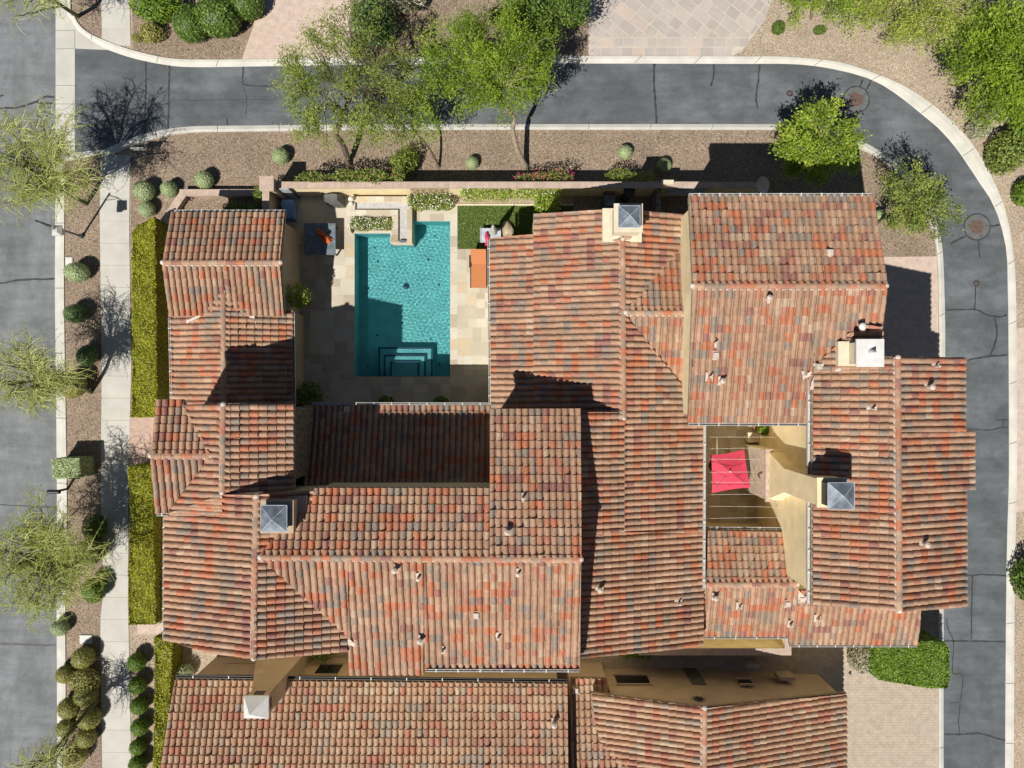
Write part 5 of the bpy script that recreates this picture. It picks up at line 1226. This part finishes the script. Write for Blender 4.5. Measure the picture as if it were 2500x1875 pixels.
# ---- trees
def limb(mb, a, b, r0, r1, sag=.1, n=6, sides=6, mi=0):
    a, b = Vector(a), Vector(b); d = b - a; off = Vector((R.gauss(0, .07), R.gauss(0, .07), sag)) * d.length
    pts = [a.lerp(b, t) + off * (4 * t * (1 - t)) + Vector((R.gauss(0, .012), R.gauss(0, .012), R.gauss(0, .012))) * d.length * (0 < t < 1) for t in [i / n for i in range(n + 1)]]
    mb.tube(pts, [r0 + (r1 - r0) * i / n for i in range(n + 1)], sides, mi, R.random()); return pts
def tree(label, trunk, crown, ncl, per, leaf, mat, bark='bark', r0=.14, clr=.55, name="leafy_tree", asp=.3, droop=.25, group=None, lump=.35, flat=.6, hang=False):
    """trunk: photo points with heights; crown: list of (px,py,z,rx,ry,rz) in photo px / metres"""
    tp = [P(*p) for p in trunk]; t = thing(name, tp[0], label, "tree", group); mb = MB(); pts = [Vector(p) for p in catmull([tuple(p) for p in tp], 5)]
    pts[0].z = -.05; mb.tube(pts, [r0 * (1.25 if i == 0 else 1) * (1 - .55 * i / len(pts)) for i in range(len(pts))], 9)
    cl = []
    for (px, py, z, rx, ry, rz) in crown:
        c = P(px, py, z); rx, ry = rx * (H - z) / F, ry * (H - z) / F; k = int(ncl * rx * ry / sum(a[3] * a[4] * ((H - a[2]) / F) ** 2 for a in crown)) + 1
        D = unit(k); rr = lumps(D, 9, lump) * RN.random(k) ** .42
        for d, q in zip(D, rr): cl.append((Vector((c.x + d[0] * q * rx, c.y + d[1] * q * ry, c.z + d[2] * q * rz)), c))
    C, N, S, AX, TI = [], [], [], [], []; top = pts[-1]; hubs = [pts[int(len(pts) * f)] for f in (.72, .86)] + [top]
    mains = []
    for j in range(7):
        e, c = cl[R.randrange(len(cl))]; e = top.lerp(e, .62); mains.append(limb(mb, hubs[j % 3], e, r0 * .42, r0 * .16, .12, 5, 6))
    for e, c in cl:
        src = min((p for m in mains for p in m[1:]), key=lambda p: (p - e).length + .3 * abs(p.z - e.z)); ln = limb(mb, src, e, r0 * .13, .012, .10, 4, 4)
        dirn = (e - src); dirn.z -= droop * dirn.length; dirn = dirn.normalized() if dirn.length > .05 else Vector((0, 0, 1))
        k = int(per * R.uniform(.55, 1.4)); o = RN.normal(size=(k, 3)) * clr * np.array((1, 1, flat)) * R.uniform(.7, 1.2); al = RN.normal(size=(k, 1)) * clr * .7
        pos = np.array(e) + o * .8 + np.array(dirn) * al; C.append(pos); N.append(RN.normal(size=(k, 3)) * .8 + (0, 0, .9)); S.append(RN.uniform(.55, 1.25, k) * leaf); AX.append(np.tile(np.array(dirn), (k, 1)) + RN.normal(size=(k, 3)) * .5); TI.append(np.clip(R.betavariate(2, 2) + RN.normal(size=k) * .17, 0, 1))
    mb.build("trunk", bark, t)
    mb = MB(); mb.leaves(np.concatenate(C), np.concatenate(N), np.concatenate(S), asp, 0, np.concatenate(TI), np.concatenate(AX)); mb.build("crown", mat, t); return t
tree("tall feathery tree with a dark trunk left of the other feathery trees over the lane", [(853, 403, 0), (838, 355, 1.3), (823, 325, 2.3), (840, 270, 3.4), (860, 235, 4.3)],
     [(865, 215, 5.0, 165, 155, 1.5), (795, 120, 5.4, 80, 90, 1.0), (960, 200, 5.0, 100, 110, 1.2), (770, 280, 4.6, 70, 60, .9), (900, 320, 3.9, 110, 45, .7), (725, 200, 5.0, 65, 90, .8), (840, 60, 5.2, 85, 50, .8)], 155, 130, .075, 'mesq_dull', 'bark', .16, .27, "feathery_tree")
tree("slender young feathery tree tied to a stake, leaning north from the garden wall", [(1073, 409, 0), (1056, 376, .9), (1035, 345, 1.7), (1016, 326, 2.2), (1000, 300, 3.0)],
     [(985, 300, 3.4, 85, 55, .7), (1015, 245, 3.8, 60, 50, .7)], 36, 110, .07, 'mesq', 'bark', .07, .25, "feathery_tree")
tree("bright green feathery tree with a pale crooked trunk over the lane", [(1286, 410, 0), (1266, 372, 1.1), (1252, 320, 2.1), (1256, 288, 2.8), (1240, 272, 3.2), (1215, 215, 4.3)],
     [(1195, 160, 5.2, 135, 115, 1.3), (1110, 120, 5.2, 85, 90, 1.1), (1270, 120, 5.0, 75, 90, 1.0), (1180, 235, 4.6, 120, 45, .8), (1310, 200, 4.6, 40, 60, .7)], 160, 175, .075, 'mesq', 'palebark', .15, .28, "feathery_tree")
mb = MB(); a, b = P(1003, 351, 0), P(985, 312, 1.9); mb.tube([a, b], .03, 6); tag(mb.build("tree_stake", 'teal', org=a), "dark green stake beside the slender young tree", "stake")
tree("dense yellow-green round tree at the inner bend of the lane", [(1945, 395, 0), (1960, 375, 1.2), (1990, 350, 2.6)],
     [(1985, 345, 3.4, 78, 70, 1.3), (2010, 285, 3.7, 45, 42, .9), (1955, 330, 3.2, 60, 50, 1.0), (2060, 370, 3.2, 42, 45, .9), (2000, 395, 3.0, 85, 38, .9)], 130, 130, .08, 'ficus', 'palebark', .11, .22, "round_tree", asp=.45, droop=.05, lump=.3)
tree("looser olive-green tree beside the inner lane kerb, right of the north-east roof", [(2135, 548, 0), (2165, 530, 1.2), (2215, 505, 2.6)],
     [(2240, 500, 3.2, 85, 62, 1.0), (2205, 440, 3.5, 40, 38, .8), (2280, 530, 3.0, 50, 45, .8), (2205, 530, 2.8, 40, 30, .7)], 85, 95, .072, 'citrus', 'bark', .10, .22, "round_tree", asp=.42, droop=.05, lump=.35)
tree("big dark-bright green thicket tree at the right end of the top edge", [(2400, 230, 0), (2420, 190, 1.5), (2440, 150, 2.6)],
     [(2400, 130, 3.4, 100, 85, 1.2), (2480, 110, 3.8, 110, 120, 1.4), (2440, 235, 3.0, 90, 55, 1.1), (2500, 250, 2.8, 60, 50, 1.0)], 190, 135, .085, 'mesq', 'bark', .16, .29, "leafy_tree", asp=.42, droop=.1)
tree("pale loose tree along the top edge left of the thicket tree", [(2180, 70, 0), (2190, 50, 1.2), (2210, 20, 2.4)],
     [(2200, 20, 2.9, 130, 60, .9), (2310, 30, 3.0, 100, 70, 1.0), (2230, 90, 2.4, 70, 30, .6)], 110, 100, .075, 'pvleaf', 'palebark', .10, .28, "leafy_tree", asp=.3)
tree("sparse light green tree at the top edge right of the grey stone driveway", [(1980, 45, 0), (1985, 20, 1.2), (2000, -10, 2.2)],
     [(1950, 5, 2.6, 70, 48, .8), (2060, 15, 2.8, 85, 50, .9)], 46, 80, .075, 'mesq', 'palebark', .08, .26, "leafy_tree", asp=.35)
tree("dark green tree beside the grey stone driveway, its shadow on the lane", [(1335, 110, 0), (1335, 80, 1.4), (1330, 50, 2.6)],
     [(1320, 40, 3.4, 90, 75, 1.2), (1370, 20, 3.2, 60, 60, 1.0), (1260, 30, 3.2, 50, 50, .9)], 80, 110, .085, 'shrub', 'bark', .12, .28, "leafy_tree", asp=.42, droop=.1)
# thin desert trees along the street: green bark, long fine twigs, few tiny leaves
def palo(label, trunk, crown, nl, nt_, leafn, seed):
    R.seed(seed); tp = [P(*p) for p in trunk]; t = thing("palo_verde_tree", tp[0], label, "tree", "thin street trees along the left side"); mb = MB(); tw = MB()
    pts = [Vector(p) for p in catmull([tuple(p) for p in tp], 5)]; pts[0].z = -.05; mb.tube(pts, [.12 * (1 - .5 * i / len(pts)) for i in range(len(pts))], 8)
    px, py, z, rx, ry, rz = crown; c = P(px, py, z); rx, ry = rx * (H - z) / F, ry * (H - z) / F; LC, LA = [], []
    for i in range(nl):
        an = 2 * math.pi * (i + R.random() * .7) / nl; q = R.uniform(.45, .95); e = Vector((c.x + math.cos(an) * rx * q, c.y + math.sin(an) * ry * q, c.z + rz * (1.1 - 1.3 * q * q) * R.uniform(.5, 1.2)))
        src = pts[R.randrange(int(len(pts) * .55), len(pts))]; ml = limb(mb, src, e, .045, .014, .14, 7, 5)
        for k in range(nt_):
            j = R.randrange(2, len(ml)); s = ml[j].lerp(ml[max(j - 1, 0)], R.random()); out = (s - c); out.z *= .3
            if out.length < .1: out = Vector((R.gauss(0, 1), R.gauss(0, 1), 0))
            a = math.atan2(out.y, out.x) + R.gauss(0, 1.35); L = R.uniform(.5, 1.35); d = Vector((math.cos(a), math.sin(a), R.uniform(-.1, .6))); p = [s]; cur = s.copy(); crv = R.gauss(0, .3)
            for st in range(6):
                cur = cur + d * L / 6; p.append(cur.copy()); d.z -= .17; a2 = math.atan2(d.y, d.x) + crv + R.gauss(0, .1); h = math.hypot(d.x, d.y); d.x, d.y = math.cos(a2) * h, math.sin(a2) * h
            tw.tube(p, [.013, .012, .011, .010, .009, .008, .006], 3, 0, R.random(), cap=False)
            for w_ in p[2:]:
                for _ in range(leafn): LC.append((w_.x + R.gauss(0, .05), w_.y + R.gauss(0, .05), w_.z + R.gauss(0, .04))); LA.append(tuple(d))
    mb.build("trunk", 'pvbark', t); tw.build("twigs", 'pvtwig', t)
    if LC: lm = MB(); lm.leaves(np.array(LC), RN.normal(size=(len(LC), 3)) + (0, 0, .7), RN.uniform(.025, .055, len(LC)), .3, 0, None, np.array(LA)); lm.build("leaves", 'pvleaf', t)
palo("thin street tree with a green crown over the corner of street and lane", [(212, 498, 0), (180, 480, 1.2), (140, 450, 2.6), (115, 410, 3.6)], (92, 392, 4.2, 150, 140, 1.1), 30, 36, 4, 5)
palo("small bare thin street tree halfway down the left edge", [(222, 958, 0), (195, 945, 1.3), (150, 935, 2.6), (105, 925, 3.4)], (70, 915, 4.0, 128, 108, 1.0), 24, 36, 2, 6)
palo("largest thin street tree on the left, crown reaching over the sidewalk", [(232, 1352, 0), (205, 1352, 1.2), (160, 1350, 2.4), (125, 1360, 3.3)], (112, 1370, 4.0, 158, 168, 1.2), 36, 38, 5, 8)
palo("thin street tree with a dark leaning branch at the bottom left corner", [(243, 1705, 0), (205, 1745, 1.4), (160, 1800, 2.6), (110, 1860, 3.5)], (110, 1885, 4.0, 90, 75, .9), 14, 18, 1, 9)
palo("thin pale tree cut by the top edge at the far left", [(190, 40, 0), (160, 20, 1.6), (115, -10, 3.0)], (85, 0, 3.8, 100, 55, .8), 13, 18, 3, 10)

# fallen leaves and chips on the beds, the kerb edge and the terrace corners
n = 2600; C = []
for (a, b, c_, d, k) in ((330, 335, 1880, 405, 900), (164, 420, 243, 1860, 700), (330, 20, 590, 140, 220), (880, 20, 1430, 135, 420), (2120, 490, 2270, 620, 160), (322, 1560, 372, 1860, 200), (650, 300, 1300, 306, 120), (680, 860, 860, 990, 60)):
    for _ in range(k): x, y = R.uniform(a, c_), R.uniform(b, d); C.append(tuple(P(x, y, 0))[:2] + (.045,))
mb = MB(); mb.leaves(np.array(C), RN.normal(size=(len(C), 3)) * .35 + (0, 0, 1), RN.uniform(.025, .06, len(C)), .5)
structure(mb.build("leaf_litter", 'litter'), 'stuff')
